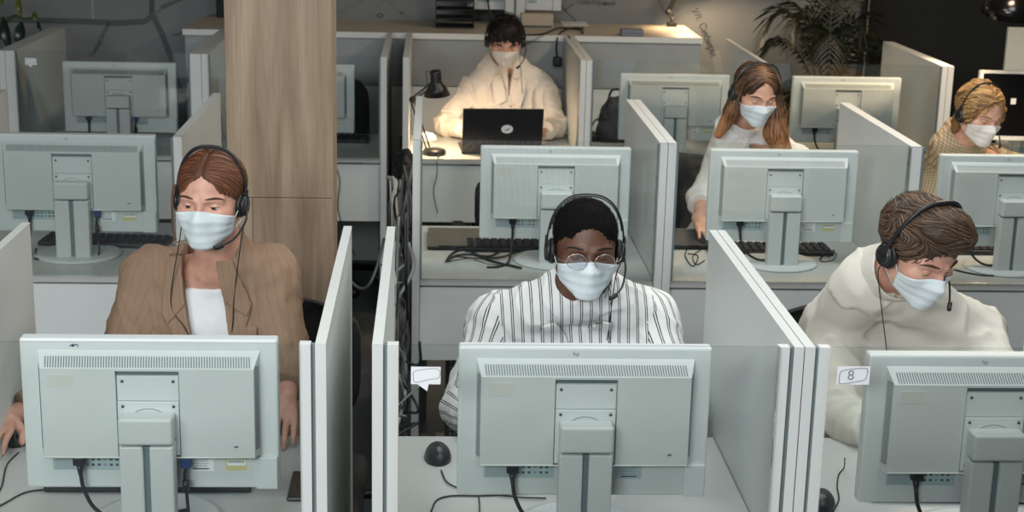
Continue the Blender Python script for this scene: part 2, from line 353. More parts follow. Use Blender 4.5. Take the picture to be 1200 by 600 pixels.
# ------------------------------------------------------------------ monitors
def make_monitor(opts):
    """origin at the foot's centre on the desk, back towards -y, screen towards +y"""
    t = bpy.data.objects.new('computer_monitor', None); COL.objects.link(t); t.empty_display_size = .05
    mb = MB(); mb.box((0, .012, .247), (.508, .034, .332), shellm, .005)
    mb.build('casing', t)
    mb = MB(); mb.box((0, .0292, .252), (.474, .0015, .296), screenm if opts.get('lit', True) else darkscreen, 0); mb.build('screen', t)
    # raised rear cover with chamfered sides and a centre recess
    mb = MB(); yb, yf = -.0045, -.036
    ob = [(-.219, .160), (.219, .160), (.219, .389), (-.219, .389)]; it = [(-.209, .163), (.209, .163), (.209, .358), (-.209, .358)]
    R = .0625
    vs = [(x, yb, z) for x, z in ob]+[(x, yf, z) for x, z in it]+[(-R, yf, .163), (-R, yf, .353), (R, yf, .353), (R, yf, .163), (-R, yf, .358), (R, yf, .358)]+[(-R, -.027, .163), (-R, -.027, .353), (R, -.027, .353), (R, -.027, .163)]
    fs = [(0, 4, 7, 3), (1, 2, 6, 5), (3, 7, 12, 13, 6, 2), (0, 1, 5, 11, 8, 4), (4, 8, 9, 12, 7), (11, 5, 6, 13, 10), (9, 10, 13, 12), (8, 14, 15, 9), (9, 15, 16, 10), (10, 16, 17, 11), (14, 17, 16, 15)]
    mb.add(vs, fs, shell2)
    mb.tube([(-.209, yf-.0002, .163), (.209, yf-.0002, .163)], .0016, edgew, n=6, res=1)
    mb.build('rear_cover', t)
    mb = MB()
    for i in range(78):                                              # slots along the upper chamfer
        x = -.2+.4*i/77; lo = Vector((x+.0012, -.0338, .3605)); hi = Vector((x-.0012, -.0158, .3785)); w = .0011
        mb.add([lo+Vector((-w, -.0006, 0)), lo+Vector((w, -.0006, 0)), hi+Vector((w, -.0006, 0)), hi+Vector((-w, -.0006, 0)), lo+Vector((-w, .003, 0)), lo+Vector((w, .003, 0)), hi+Vector((w, .003, 0)), hi+Vector((-w, .003, 0))], [(0, 1, 2, 3), (0, 3, 7, 4), (1, 5, 6, 2), (3, 2, 6, 7), (0, 4, 5, 1)], ventm)
    for sx in (-1, 1):
        for i in range(44):
            z = .18+.18*i/43; a = Vector((sx*.2107, -.0318, z+.001)); b = Vector((sx*.2168, -.0125, z-.001)); w = .0009
            mb.add([a+Vector((sx*.0006, -.0004, -w)), a+Vector((sx*.0006, -.0004, w)), b+Vector((sx*.0006, -.0004, w)), b+Vector((sx*.0006, -.0004, -w)), a+Vector((-sx*.003, 0, -w)), a+Vector((-sx*.003, 0, w)), b+Vector((-sx*.003, 0, w)), b+Vector((-sx*.003, 0, -w))], [(0, 1, 2, 3), (0, 3, 7, 4), (1, 5, 6, 2), (3, 2, 6, 7), (0, 4, 5, 1)], ventm)
    mb.build('vent', t)
    mb = MB(); mb.span((-.0615, -.0285, .343), (.0615, -.0272, .3525), recm); mb.span((-.0605, -.0315, .287), (.0605, -.027, .341), shellm, .001)
    mb.span((-.0605, -.0345, .168), (.0605, -.027, .286), shellm, .001)
    mb.tube([(.036*math.cos(a), -.0347, .245+.026*math.sin(a)) for a in np.linspace(.15, PI-.15, 9)], .0007, recm, n=5)
    for x in (-.05, .05):
        for z in (.33, .276, .18): mb.lathe([(.0032, 0), (.0032, .0012)], inkm, c=(x, -.0315 if z > .3 else -.0345, z), n=10, rot=Matrix.Rotation(PI/2, 3, 'X'))
    mb.build('mounting_plate', t)
    mb = MB(); mb.box((0, -.0575, .236), (.106, .045, .058), shell2, .006, seg=3); mb.box((0, -.05, .2035), (.086, .03, .012), inkm); mb.build('hinge_head', t)
    mb = MB()
    mb.box((-.0295, -.055, .105), (.047, .042, .196), shell2, .004); mb.box((.0295, -.055, .105), (.047, .042, .196), shell2, .004); mb.box((0, -.051, .105), (.104, .034, .19), recm, .002)
    mb.build('stand_column', t)
    mb = MB(); mb.lathe([(.0, .0), (.132, .0), (.136, .003), (.134, .008), (.12, .0105), (0, .0115)], shellm, n=48); mb.build('base', t)
    mb = MB(); mb.box((.2295, -.008, .1185), (.043, .012, .072), shellm, .002); mb.build('side_port_cover', t)
    mb = MB(); mb.span((-.2, -.0056, .122), (-.058, -.005, .154), stickm)
    for k in range(9): mb.span((-.196, -.0058, .1255+k*.003), (-.15+.004*math.sin(k*3), -.0056, .1265+k*.003), inkl)
    for k in range(12): x = -.135+.012*(k % 6); z = .146-.012*(k//6); mb.span((x, -.0058, z-.0025), (x+.006, -.0056, z+.0025), inkm if k % 3 else inkl)
    mb.build('rating_sticker', t)
    mb = MB(); mb.span((.07, -.0056, .12), (.122, -.005, .152), stickm if not opts.get('codes') else paper)
    for k in range(4): mb.span((.073, -.0058, .131+k*.005), (.108+.004*(k % 2), -.0056, .1325+k*.005), inkl)
    mb.span((.08, -.0058, .124), (.112, -.0056, .127), inkm); mb.build('serial_sticker', t)
    if opts.get('codes'):
        mb = MB(); mb.span((.146, -.0056, .1215), (.188, -.005, .148), yellowm); mb.span((.149, -.0058, .133), (.186, -.0056, .146), paper)
        for k in range(14): mb.span((.151+k*.0024, -.006, .139), (.1522+k*.0024, -.0058, .1445), inkm)
        mb.build('barcode_sticker', t, 'small yellow and white barcode sticker')
    if opts.get('blue'):
        mb = MB(); mb.tube([(-.155, -.006, .397), (-.148, -.006, .401), (-.15, -.006, .396), (-.142, -.006, .401), (-.138, -.006, .396)], .0009, bluem, n=4); mb.build('pen_scribble', t, 'blue pen scribble')
    else:
        mb = MB(); text_mesh('hp', .013, inkl, mb, Matrix.Translation((-.02, -.0055, .399)) @ Matrix.Rotation(PI/2, 4, 'X'), .0003); mb.build('emblem', t)
    mb = MB(); mb.span((.168, -.037, .186), (.176, -.0362, .189), inkm); mb.build('lock_slot', t)
    if opts.get('patch'):
        mb = MB(); mb.span((-.195, -.0366, .318), (-.145, -.036, .345), mat('faded_sticker', srgb(194, 197, 190), .5)); mb.build('faded_sticker', t)
    s = opts.get('plug', 1)
    mb = MB(); mb.box((-.143, -.022, .151), (.024, .02, .02), blackp, .003); mb.tube([(-.143, -.022, .142), (-.142, -.023, .118)], [.008, .0045], blackp, res=1); 
    if s == 1: pts = [(-.142, -.023, .12), (-.136, -.025, .085), (-.115, -.03, .045), (-.075, -.03, .02), (-.02, -.01, .016), (.06, .03, .015)]
    elif s == 2: pts = [(-.142, -.023, .12), (-.144, -.03, .07), (-.155, -.06, .012), (-.19, -.10, .004), (-.23, -.11, .004)]
    else: pts = [(-.142, -.023, .12), (-.15, -.03, .07), (-.18, -.05, .02), (-.22, -.08, .004), (-.26, -.09, .004)]
    mb.tube(pts, .0042, rubber); mb.build('power_cable', t)
    if opts.get('vga'):
        mb = MB(); mb.box((.07, -.026, .151), (.018, .022, .026), bluem, .002); mb.tube([(.07, -.026, .14), (.066, -.028, .115), (.07, -.03, .07), (.072, -.045, .01), (.05, -.09, .005)], .0035, rubber); mb.lathe([(.007, 0), (.007, .024)], blackp, c=(.068, -.029, .085), n=12); mb.build('video_cable', t)
    return t
mons = [ # x, y, rz, label, opts
 (-.557, 2.955, .0, 'pale grey monitor with blue scribble on top, before the woman in the brown blazer', dict(codes=1, blue=1, vga=1, patch=1)),
 (.3125, 2.92, .0, 'pale grey monitor seen from behind, in front of the man in the striped shirt', dict(patch=1)),
 (1.130, 2.885, .0, 'pale grey monitor before the young man in the cream shirt, cut by the right edge', dict(patch=1, plug=1)),
 (-1.19, 5.12, .0, 'pale grey monitor on the left middle desk, behind the red-haired woman', dict(wide=1.06, tall=1.0, codes=1, vga=1, patch=1, plug=2)),
 (.420, 5.10, .0, 'pale grey monitor just above the head of the man in the striped shirt', dict(patch=1, plug=2)),
 (1.198, 5.10, .0, 'pale grey monitor seen from behind, in front of the long-haired woman', dict(codes=1, patch=1)),
 (1.978, 5.06, .0, 'pale grey monitor seen from behind, in front of the blonde woman', dict(patch=1)),
 (-1.415, 7.045, .0, 'dim grey monitor in the back row at the left, under the mural', dict(tall=.965, vga=1, plug=2)),
 (-.612, 7.11, .0, 'grey monitor half hidden behind the oak column', dict(codes=1)),
 (1.12, 7.045, .0, 'warm-grey monitor seen from behind left of the long-haired woman', dict(tall=.93, codes=1)),
 (1.925, 7.045, .0, 'warm-grey monitor seen from behind right of the long-haired woman, below the palm', dict(tall=.93, codes=1, patch=1)),
]
for x, y, rz, lab, op in mons:
    t = make_monitor(op); t.location = (x, y, DZ); t.rotation_euler = (0, 0, rz); t.scale = (op.get('wide', 1), 1, op.get('tall', .957)); tag(t, lab, 'monitor', 'office monitors seen from behind')
# ------------------------------------------------------------------ organic surfaces: signed distance fields on a graded grid
def V(*a): return np.array(a, float)
def _n(v): return v/np.linalg.norm(v)
def smin(a, b, k): h = np.clip(.5+.5*(b-a)/k, 0, 1); return b*(1-h)+a*h-k*h*(1-h)
def smax(a, b, k): return -smin(-a, -b, k)
def ell(c, r, R=None):
    c = np.array(c, float); r = np.array(r, float); R = np.eye(3) if R is None else np.array(R)
    def f(X, Y, Z):
        x, y, z = X-c[0], Y-c[1], Z-c[2]
        a = [(R[0, i]*x+R[1, i]*y+R[2, i]*z)/r[i] for i in range(3)]
        k0 = np.sqrt(a[0]**2+a[1]**2+a[2]**2); k1 = np.sqrt((a[0]/r[0])**2+(a[1]/r[1])**2+(a[2]/r[2])**2)+1e-9
        return k0*(k0-1)/k1
    m = r.max(); return f, c-m, c+m
def cone(a, b, ra, rb=None, flat=None):
    a = np.array(a, float); b = np.array(b, float); rb = ra if rb is None else rb; ab = b-a; L2 = max((ab**2).sum(), 1e-12)
    def f(X, Y, Z):
        x, y, z = X-a[0], Y-a[1], Z-a[2]
        t = np.clip((x*ab[0]+y*ab[1]+z*ab[2])/L2, 0, 1)
        return np.sqrt((x-t*ab[0])**2+(y-t*ab[1])**2+(z-t*ab[2])**2)-(ra+(rb-ra)*t)
    m = max(ra, rb); return f, np.minimum(a, b)-m, np.maximum(a, b)+m
def smooth_noise(X, Y, Z, s, seed=0):
    r = np.random.default_rng(seed); o = 0
    for i in range(6):
        k = r.normal(size=3)*s; ph = r.uniform(0, 6.28); o = o+np.sin(k[0]*X+k[1]*Y+k[2]*Z+ph+1.3*np.sin(k[1]*X*.7-k[2]*Y*.6+k[0]*Z*.8+ph*2))
    return o/6
class SDF:
    def __init__(s): s.ops = []
    def u(s, p, k=.01): s.ops.append(('u', p, k)); return s
    def sub(s, p, k=.005): s.ops.append(('s', p, k)); return s
    def inter(s, p, k=.003): s.ops.append(('i', p, k)); return s          # p: (f, None, None)
    def off(s, g): s.ops.append(('o', g, 0)); return s                       # add displacement g(X,Y,Z)
    def ev(s, X, Y, Z):
        D = np.full(np.broadcast(X, Y, Z).shape, 1.0)
        for op, p, k in s.ops: D = s._ap(D, op, p, k, X, Y, Z)
        return D
    def _ap(s, D, op, p, k, X, Y, Z):
        if op == 'o': return D+p(X, Y, Z)
        d = p[0](X, Y, Z)
        return smin(D, d, k) if op == 'u' else smax(D, -d, k) if op == 's' else smax(D, d, k)
    def pts(s, P): return s.ev(P[:, 0], P[:, 1], P[:, 2])
    def grad(s, P, e=.001):
        g = np.stack([s.pts(P+e*np.eye(3)[i])-s.pts(P-e*np.eye(3)[i]) for i in range(3)], 1)
        return g/(np.linalg.norm(g, axis=1, keepdims=True)+1e-9)
    def grid(s, ax):
        D = np.full([len(a) for a in ax], .2, np.float32)
        for op, p, k in s.ops:
            if op == 'o' or p[1] is None: sl = tuple(slice(0, len(a)) for a in ax)
            else:
                m = k+.03
                sl = tuple(slice(max(0, np.searchsorted(a, lo-m)-1), np.searchsorted(a, hi+m)+1) for a, lo, hi in zip(ax, p[1], p[2]))
            X, Y, Z = (a[q].astype(np.float32) for a, q in zip(ax, sl))
            if min(len(X), len(Y), len(Z)) == 0: continue
            if op == 'o':
                idx = np.nonzero(np.abs(D) < .04)
                D[idx] += p(ax[0][idx[0]], ax[1][idx[1]], ax[2][idx[2]]); continue
            D[sl] = s._ap(D[sl], op, p, k, X[:, None, None], Y[None, :, None], Z[None, None, :])
        return D
def axis(lo, hi, step, fine=()):
    out = [lo]
    while out[-1] < hi:
        st = step
        for a, b, f in fine:
            if a-.01 <= out[-1] <= b: st = min(st, f)
        out.append(out[-1]+st)
    return np.array(out)
def surface_nets(D, ax):
    ins = D < 0; nx, ny, nz = D.shape
    cell = np.zeros((nx-1, ny-1, nz-1), np.uint8)
    for i in (0, 1):
        for j in (0, 1):
            for k in (0, 1): cell += ins[i:nx-1+i, j:ny-1+j, k:nz-1+k]
    act = (cell > 0) & (cell < 8); idx = np.argwhere(act); vid = -np.ones(act.shape, np.int64); vid[act] = np.arange(len(idx))
    acc = np.zeros((len(idx), 3)); cnt = np.zeros(len(idx)); I, J, K = idx.T
    for d in range(3):
        e = np.zeros(3, int); e[d] = 1; o = [q for q in range(3) if q != d]
        for a in (0, 1):
            for b in (0, 1):
                s = np.zeros(3, int); s[o[0]] = a; s[o[1]] = b
                v0 = D[I+s[0], J+s[1], K+s[2]]; v1 = D[I+s[0]+e[0], J+s[1]+e[1], K+s[2]+e[2]]
                m = (v0 < 0) != (v1 < 0); t = np.where(m, v0/(v0-v1+1e-12), 0)
                P = np.stack([ax[q][idx[:, q]+s[q]] for q in range(3)], 1)
                P[:, d] += t*(ax[d][idx[:, d]+s[d]+1]-ax[d][idx[:, d]+s[d]])
                acc[m] += P[m]; cnt[m] += 1
    verts = acc/np.maximum(cnt, 1)[:, None]; faces = []
    for d in range(3):
        a, b = [(1, 2), (2, 0), (0, 1)][d]
        sl0 = [slice(None)]*3; sl1 = [slice(None)]*3; sl0[d] = slice(0, -1); sl1[d] = slice(1, None)
        for q in (a, b): sl0[q] = slice(1, -1); sl1[q] = slice(1, -1)
        A = ins[tuple(sl0)]; B = ins[tuple(sl1)]; e = np.argwhere(A != B); 
        if len(e) == 0: continue
        flip = A[tuple(e.T)]; base = e.copy(); base[:, a] += 1; base[:, b] += 1
        def cv(da, db): q = base.copy(); q[:, a] += da; q[:, b] += db; return vid[q[:, 0], q[:, 1], q[:, 2]]
        F = np.stack([cv(-1, -1), cv(0, -1), cv(0, 0), cv(-1, 0)], 1); F[~flip] = F[~flip][:, ::-1]; faces.append(F)
    return verts, np.concatenate(faces)
def npmesh(name, verts, faces, m, parent=None, smooth=True, label=None, mats=None, mi=None):
    me = bpy.data.meshes.new(name); n = faces.shape[1]
    me.vertices.add(len(verts)); me.vertices.foreach_set('co', np.ascontiguousarray(verts, dtype=np.float32).ravel())
    me.loops.add(len(faces)*n); me.loops.foreach_set('vertex_index', np.ascontiguousarray(faces, dtype=np.int32).ravel())
    me.polygons.add(len(faces)); me.polygons.foreach_set('loop_start', np.arange(0, len(faces)*n, n, dtype=np.int32))
    me.polygons.foreach_set('use_smooth', np.full(len(faces), smooth))
    for q in (mats or [m]): me.materials.append(q)
    if mi is not None: me.polygons.foreach_set('material_index', np.array(mi, dtype=np.int32))
    me.update(); me.validate()
    o = bpy.data.objects.new(name, me); COL.objects.link(o)
    if parent: o.parent = parent
    if label: o['label'] = label
    return o
def sdf_mesh(name, S, ax, m, parent=None, label=None, relax=1, keep=None):
    D = S.grid(ax); v, f = surface_nets(D, ax)
    for _ in range(relax):                                   # one light relaxation evens the net
        acc = np.zeros_like(v); c = np.zeros(len(v))
        for i in range(4):
            a, b = f[:, i], f[:, (i+1) % 4]
            for q in range(3): acc[:, q] += np.bincount(a, v[b, q], len(v))+np.bincount(b, v[a, q], len(v))
            c += np.bincount(a, minlength=len(v))+np.bincount(b, minlength=len(v))
        v = v*.5+.5*acc/np.maximum(c, 1)[:, None]
    return npmesh(name, v, f, m, parent, label=label), v, f
def rot(yaw=0, pitch=0, roll=0):
    """head turn: yaw>0 turns the face to image right, pitch>0 looks down, roll>0 tilts towards image right (face looks along -y)"""
    y, p, r = map(math.radians, (yaw, pitch, roll))
    Rz = np.array([[math.cos(y), -math.sin(y), 0], [math.sin(y), math.cos(y), 0], [0, 0, 1]])
    Rx = np.array([[1, 0, 0], [0, math.cos(p), -math.sin(p)], [0, math.sin(p), math.cos(p)]])
    Ry = np.array([[math.cos(r), 0, math.sin(r)], [0, 1, 0], [-math.sin(r), 0, math.cos(r)]])
    return Rz @ Rx @ Ry
# ------------------------------------------------------------------ people
def skin(name, c1, c2): return mat(name, c1, .5, scale=45, col2=c2, bump=.12, bscale=700, sss=.12, detail=3)
def hair_mat(name, c1, c2, ro=.55, sp=.4):
    m = bpy.data.materials.new(name); m.use_nodes = True; nt = m.node_tree; p = nt.nodes['Principled BSDF']; p.inputs['Roughness'].default_value = ro; p.inputs['Specular IOR Level'].default_value = sp
    a = nd(nt, 'ShaderNodeAttribute', attribute_name='tone'); mx = nd(nt, 'ShaderNodeMix', data_type='RGBA'); mx.inputs['A'].default_value = c1; mx.inputs['B'].default_value = c2
    nt.links.new(a.outputs['Fac'], mx.inputs['Factor']); nt.links.new(mx.outputs['Result'], p.inputs['Base Color']); return m
def stripe_mat(name, base, line, kind):
    m = bpy.data.materials.new(name); m.use_nodes = True; nt = m.node_tree; L = nt.links; p = nt.nodes['Principled BSDF']; p.inputs['Roughness'].default_value = .85; p.inputs['Specular IOR Level'].default_value = .2
    uv = nd(nt, 'ShaderNodeUVMap'); uv.uv_map = 'UVMap'; sp = nd(nt, 'ShaderNodeSeparateXYZ'); L.new(uv.outputs[0], sp.inputs[0])
    def mth(op, a, b=None, c=None):
        n = nd(nt, 'ShaderNodeMath', operation=op)
        for i, q in enumerate((a, b, c)):
            if q is None: continue
            if isinstance(q, (int, float)): n.inputs[i].default_value = q
            else: L.new(q, n.inputs[i])
        return n.outputs[0]
    def lines(src, period, centres, half):
        f = mth('FRACT', mth('DIVIDE', src, period)); o = None
        for c in centres:
            s = mth('LESS_THAN', mth('ABSOLUTE', mth('SUBTRACT', f, c)), half/period); o = s if o is None else mth('MAXIMUM', o, s)
        return o
    if kind == 'double': fac = lines(sp.outputs[0], .0235, (.4, .6), .0011)
    elif kind == 'pin': fac = mth('MULTIPLY', lines(sp.outputs[0], .016, (.5,), .0006), .45)
    else: fac = mth('MAXIMUM', mth('MULTIPLY', lines(sp.outputs[0], .011, (.5,), .0014), .6), mth('MULTIPLY', lines(sp.outputs[1], .011, (.5,), .0014), .6))
    mx = nd(nt, 'ShaderNodeMix', data_type='RGBA'); mx.inputs['A'].default_value = base; mx.inputs['B'].default_value = line; L.new(fac, mx.inputs['Factor']); L.new(mx.outputs['Result'], p.inputs['Base Color'])
    n2 = nd(nt, 'ShaderNodeTexNoise'); n2.inputs['Scale'].default_value = 500; b = nd(nt, 'ShaderNodeBump'); b.inputs['Strength'].default_value = .2; b.inputs['Distance'].default_value = .001; L.new(n2.outputs[0], b.inputs['Height']); L.new(b.outputs[0], p.inputs['Normal'])
    return m
maskm = mat('blue_white_mask_fabric', srgb(214, 224, 226), .8, var=.04, scale=60, bump=.25, bscale=600, spec=.2)
mask2 = mat('white_mask_fabric', srgb(226, 222, 214), .8, var=.04, scale=60, bump=.25, bscale=600, spec=.2)
eyew = mat('eye_white', srgb(205, 200, 196), .25); irism = mat('dark_iris', srgb(50, 38, 30), .2); lashm = mat('dark_lash', srgb(28, 20, 16), .7)
padm = mat('black_leatherette', srgb(20, 20, 22), .5, bump=.2, bscale=400)
def poly2(P):
    P = np.array(P, float)
    def f(a, b):
        d = np.full(np.broadcast(a, b).shape, 1e9); s = np.ones(d.shape); n = len(P)
        for i in range(n):
            j = i-1; ex, ey = P[j]-P[i]; wx, wy = a-P[i, 0], b-P[i, 1]; t = np.clip((wx*ex+wy*ey)/(ex*ex+ey*ey), 0, 1)
            d = np.minimum(d, (wx-ex*t)**2+(wy-ey*t)**2)
            c1 = b >= P[i, 1]; c2 = b < P[j, 1]; c3 = ex*wy > ey*wx
            s = np.where((c1 & c2 & c3) | (~c1 & ~c2 & ~c3), -s, s)
        return s*np.sqrt(d)
    return f
class Head:
    def __init__(s, c, R, sc=1.0, zs=.92): s.c = np.array(c, float); s.R = R; s.s = sc; s.zs = np.array([1, 1, zs])
    def W(s, *p): return s.c+s.R @ (np.array(p, float)*s.zs*.01*s.s)
    def loc(s, P): return ((P-s.c) @ s.R)/(.01*s.s)/s.zs
    def E(s, c, r, extra=None): return ell(s.W(*c), np.array(r)*s.zs*.01*s.s, s.R if extra is None else s.R @ extra)
    def C(s, a, b, ra, rb=None): return cone(s.W(*a), s.W(*b), ra*.01*s.s, None if rb is None else rb*.01*s.s)
    def sdf(s, S):
        k = .01*s.s
        S.u(s.E((0, 1.5, 3.6), (7.4, 9.3, 8.2)), .001).u(s.E((0, -2.6, -2.5), (6.2, 6.0, 8.2)), 2.5*k).u(s.E((0, 1.5, -2.5), (6.6, 7.0, 6.5)), 2*k)
        for q in (-1, 1):
            S.u(s.E((q*4.2, -5.0, -2.8), (2.3, 2.3, 2.2)), 1.6*k).u(s.C((q*5.1, -.6, -6.0), (q*1.5, -6.6, -10.2), 1.6, 1.5), 1.8*k)
            S.u(s.C((q*4.4, -6.4, 1.3), (q*1.2, -8.1, 1.0), .8), 1.2*k)
        S.u(s.E((0, -7.0, -10.2), (2.0, 1.7, 1.6)), 1.2*k)
        for q in (-1, 1): S.sub(s.E((q*3.2, -9.2, -.5), (2.1, 1.7, 1.35)), 1.1*k)
        S.u(s.C((0, -7.9, .4), (0, -9.9, -3.7), .7, .95), .7*k)
        for q in (-1, 1): S.u(s.E((q*1.3, -8.8, -4.0), (.85, 1.1, .8)), .5*k)
        S.u(s.E((0, -8.2, -6.9), (2.3, .8, .45)), .4*k).u(s.E((0, -8.1, -7.8), (2.0, .8, .5)), .4*k)
        for q in (-1, 1):
            S.u(s.E((q*7.3, 1.4, -1.6), (.65, 1.9, 3.1)), .6*k); S.sub(s.E((q*8.0, .9, -1.4), (.6, 1.0, 1.7)), .3*k)
        return S
def snap(S, P, lvl=0., it=5):
    for _ in range(it): P = P-S.grad(P)*(S.pts(P)-lvl)[:, None]
    return P
def strands(name, S, seeds, flow, length, m, parent, steps=12, w=.0009, lift=.0012, wav=0, tone=None, seed=1):
    r = np.random.default_rng(seed); N = len(seeds); P = snap(S, seeds, .0005, 5); out = [P]; lv = r.uniform(-.0003, lift, N); ph = r.uniform(0, 6.28, N)
    ln = length*r.uniform(.6, 1.15, N)/steps
    for t in range(steps):
        d = flow(P, t/steps); g = S.grad(P); d = d-(d*g).sum(1, keepdims=True)*g; d /= np.linalg.norm(d, axis=1, keepdims=True)+1e-9
        if wav: sd = np.cross(d, g); d = d+sd*(wav*np.sin(ph+t*1.1))[:, None]
        P = P+d*ln[:, None]; P = P-g*(S.pts(P)-lv)[:, None]; out.append(P)
    Q = np.stack(out, 1); T = steps+1
    tan = np.gradient(Q, axis=1); tan /= np.linalg.norm(tan, axis=2, keepdims=True)+1e-9
    nrm = S.grad(Q.reshape(-1, 3)).reshape(N, T, 3); side = np.cross(tan, nrm); side /= np.linalg.norm(side, axis=2, keepdims=True)+1e-9
    tp = np.interp(np.arange(T), [0, 1, T-4, T-1], [.4, 1, 1, .1])[None, :, None]*w
    vs = np.stack([Q+side*tp, Q+nrm*tp*.9, Q-side*tp], 2).reshape(-1, 3)
    b = (np.arange(N)[:, None]*T+np.arange(T-1)[None, :])*3
    f = np.stack([np.stack([b, b+3, b+4, b+1], -1), np.stack([b+1, b+4, b+5, b+2], -1)], 2).reshape(-1, 4)
    o = npmesh(name, vs, f, m, parent)
    tn = r.uniform(0, 1, N)**1.3 if tone is None else np.clip(tone(seeds)+r.uniform(-.35, .35, N), 0, 1)
    a = o.data.attributes.new('tone', 'FLOAT', 'POINT'); a.data.foreach_set('value', np.repeat(tn, T*3).astype(np.float32)); return o
def fill_tone(o, v=.15):
    a = o.data.attributes.new('tone', 'FLOAT', 'POINT'); n = len(o.data.vertices); a.data.foreach_set('value', np.full(n, v, np.float32))
def hair_mask(H, root, m, theta=63, top=-1.6):
    S = H.sdf(SDF()); nt_, nz = 33, 25; th = np.radians(np.linspace(-theta, theta, nt_)); zz = np.linspace(-12.6, -1.4, 29)
    r = np.zeros((nt_, len(zz)))
    for i, t in enumerate(th):
        lo = np.full(len(zz), 1.0); hi = np.full(len(zz), 13.0)
        for _ in range(18):
            md = (lo+hi)/2; L = np.stack([np.sin(t)*md, .5-np.cos(t)*md, zz], 1); d = S.pts(H.c+(L*H.zs*.01*H.s) @ H.R.T)
            lo = np.where(d < 0, md, lo); hi = np.where(d < 0, hi, md)
        r[i] = lo
        for a in range(len(zz)):                                    # the cloth tents between nose, cheeks and chin
            for b in range(a+2, len(zz)):
                w = (zz[a+1:b]-zz[a])/(zz[b]-zz[a]); r[i, a+1:b] = np.maximum(r[i, a+1:b], r[i, a]*(1-w)+r[i, b]*w)
    k = np.ones(5)/5; rs = np.array([np.convolve(np.pad(r[:, j], 2, 'edge'), k, 'valid') for j in range(len(zz))]).T; r = np.maximum(r, rs)
    vs = []; 
    for lay in (0, 1):
        for j in range(nz):
            v = j/(nz-1)
            for i, t in enumerate(th):
                c = abs(t)/th[-1]
                zt = top+.5*math.exp(-(c*5)**2)-1.9*c**1.6; zb = -12.2+2.9*c**1.5-.0*c
                z = zb+(zt-zb)*v; rr = np.interp(z, zz, r[i])
                pl = (abs((v*4) % 1-.55)*.55-.1)*(1 if .12 < v < .9 else 0)*(1-c**6)
                q = rr+.38+.25*math.exp(-(c*6)**2)+pl*.6-(.12 if lay else 0)-(.35 if j == 0 else 0)*(1-c)
                vs.append(H.W(math.sin(t)*q, .5-math.cos(t)*q, z))
    n = nt_*nz; f = []
    for j in range(nz-1):
        for i in range(nt_-1):
            a = j*nt_+i; f.append((a, a+1, a+nt_+1, a+nt_)); f.append((n+a, n+a+nt_, n+a+nt_+1, n+a+1))
    for i in range(nt_-1):
        for a, b in ((i, i+1), ((nz-1)*nt_+i+1, (nz-1)*nt_+i)): f.append((a, n+a, n+b, b))
    for j in range(nz-1):
        for a, b in (((j+1)*nt_, j*nt_), (j*nt_+nt_-1, (j+1)*nt_+nt_-1)): f.append((a, n+a, n+b, b))
    o = npmesh('face_mask', np.array(vs), np.array(f), m, root, label='pleated surgical face mask')
    V_ = np.array(vs); 
    for q, e in ((-1, 0), (1, nt_-1)):
        a = V_[(nz-2)*nt_+e]; b = V_[1*nt_+e]; mb = MB()
        mb.tube([a, H.W(q*7.7, -1.5, -1.2), H.W(q*8.2, 1.6, 1.0), H.W(q*7.9, 3.2, -1.5)], .0011, m, n=5, res=4); mb.tube([b, H.W(q*7.5, -.4, -5.2), H.W(q*8.0, 2.4, -4.0), H.W(q*7.9, 3.2, -1.5)], .0011, m, n=5, res=4)
        mb.build('ear_loop', o)
    return o
def eyes(H, root, skinm, up=-14, low=-46, brow=None, bw=.35, bz=0, lash=.05):
    for q in (-1, 1):
        c = (q*3.1, -6.42, -.5); mb = MB(); R = 1.28
        def sp(az, el, r): a, e = math.radians(az), math.radians(el); return H.W(c[0]+r*math.sin(a)*math.cos(e), c[1]-r*math.cos(a)*math.cos(e), c[2]+r*math.sin(e))
        def patch(e0, e1, r, m, azr=80, inner=0):
            A, B = 12, 6; vs = [sp(-azr+2*azr*i/A, e0(i/A)+(e1(i/A)-e0(i/A))*j/B, r) for j in range(B+1) for i in range(A+1)]
            mb.add(vs, [(j*(A+1)+i, j*(A+1)+i+1, (j+1)*(A+1)+i+1, (j+1)*(A+1)+i) for j in range(B) for i in range(A)], m, True)
        patch(lambda u: -70, lambda u: 70, R, eyew, 85)
        o = mb.build('eye', root); mb = MB()
        gz = (up+low)/2; patch(lambda u: gz-24, lambda u: gz+26, R+.02, irism, 24); mb.build('iris', o)
        mb = MB(); U = lambda u: up-10*(2*u-1)**2; Lw = lambda u: low+12*(2*u-1)**2
        patch(U, lambda u: 80, R+.14, skinm, 88); patch(lambda u: -85, Lw, R+.12, skinm, 88); mb.build('eyelid', root)
        mb = MB(); mb.tube([sp(-75+150*i/8, U(i/8)-1, R+.17) for i in range(9)], [lash*.01*.4, lash*.01, lash*.01*1.1, lash*.01*.5], lashm, n=5, res=2); mb.build('eyelash', root)
        if brow:
            S = H.sdf(SDF()); pts = np.array([H.W(q*x, y, z+bz) for x, y, z in ((1.5, -9, 1.75), (2.6, -9, 2.05), (3.8, -8.4, 2.2), (4.9, -7.4, 1.9), (5.7, -6.4, 1.2))]); pts = snap(S, pts, .0005)
            mb = MB(); mb.tube(list(pts), [.001*H.s, bw*.01*.8, bw*.01, bw*.01*.7, .0008], brow, n=8, res=5); mb.build('eyebrow', root)
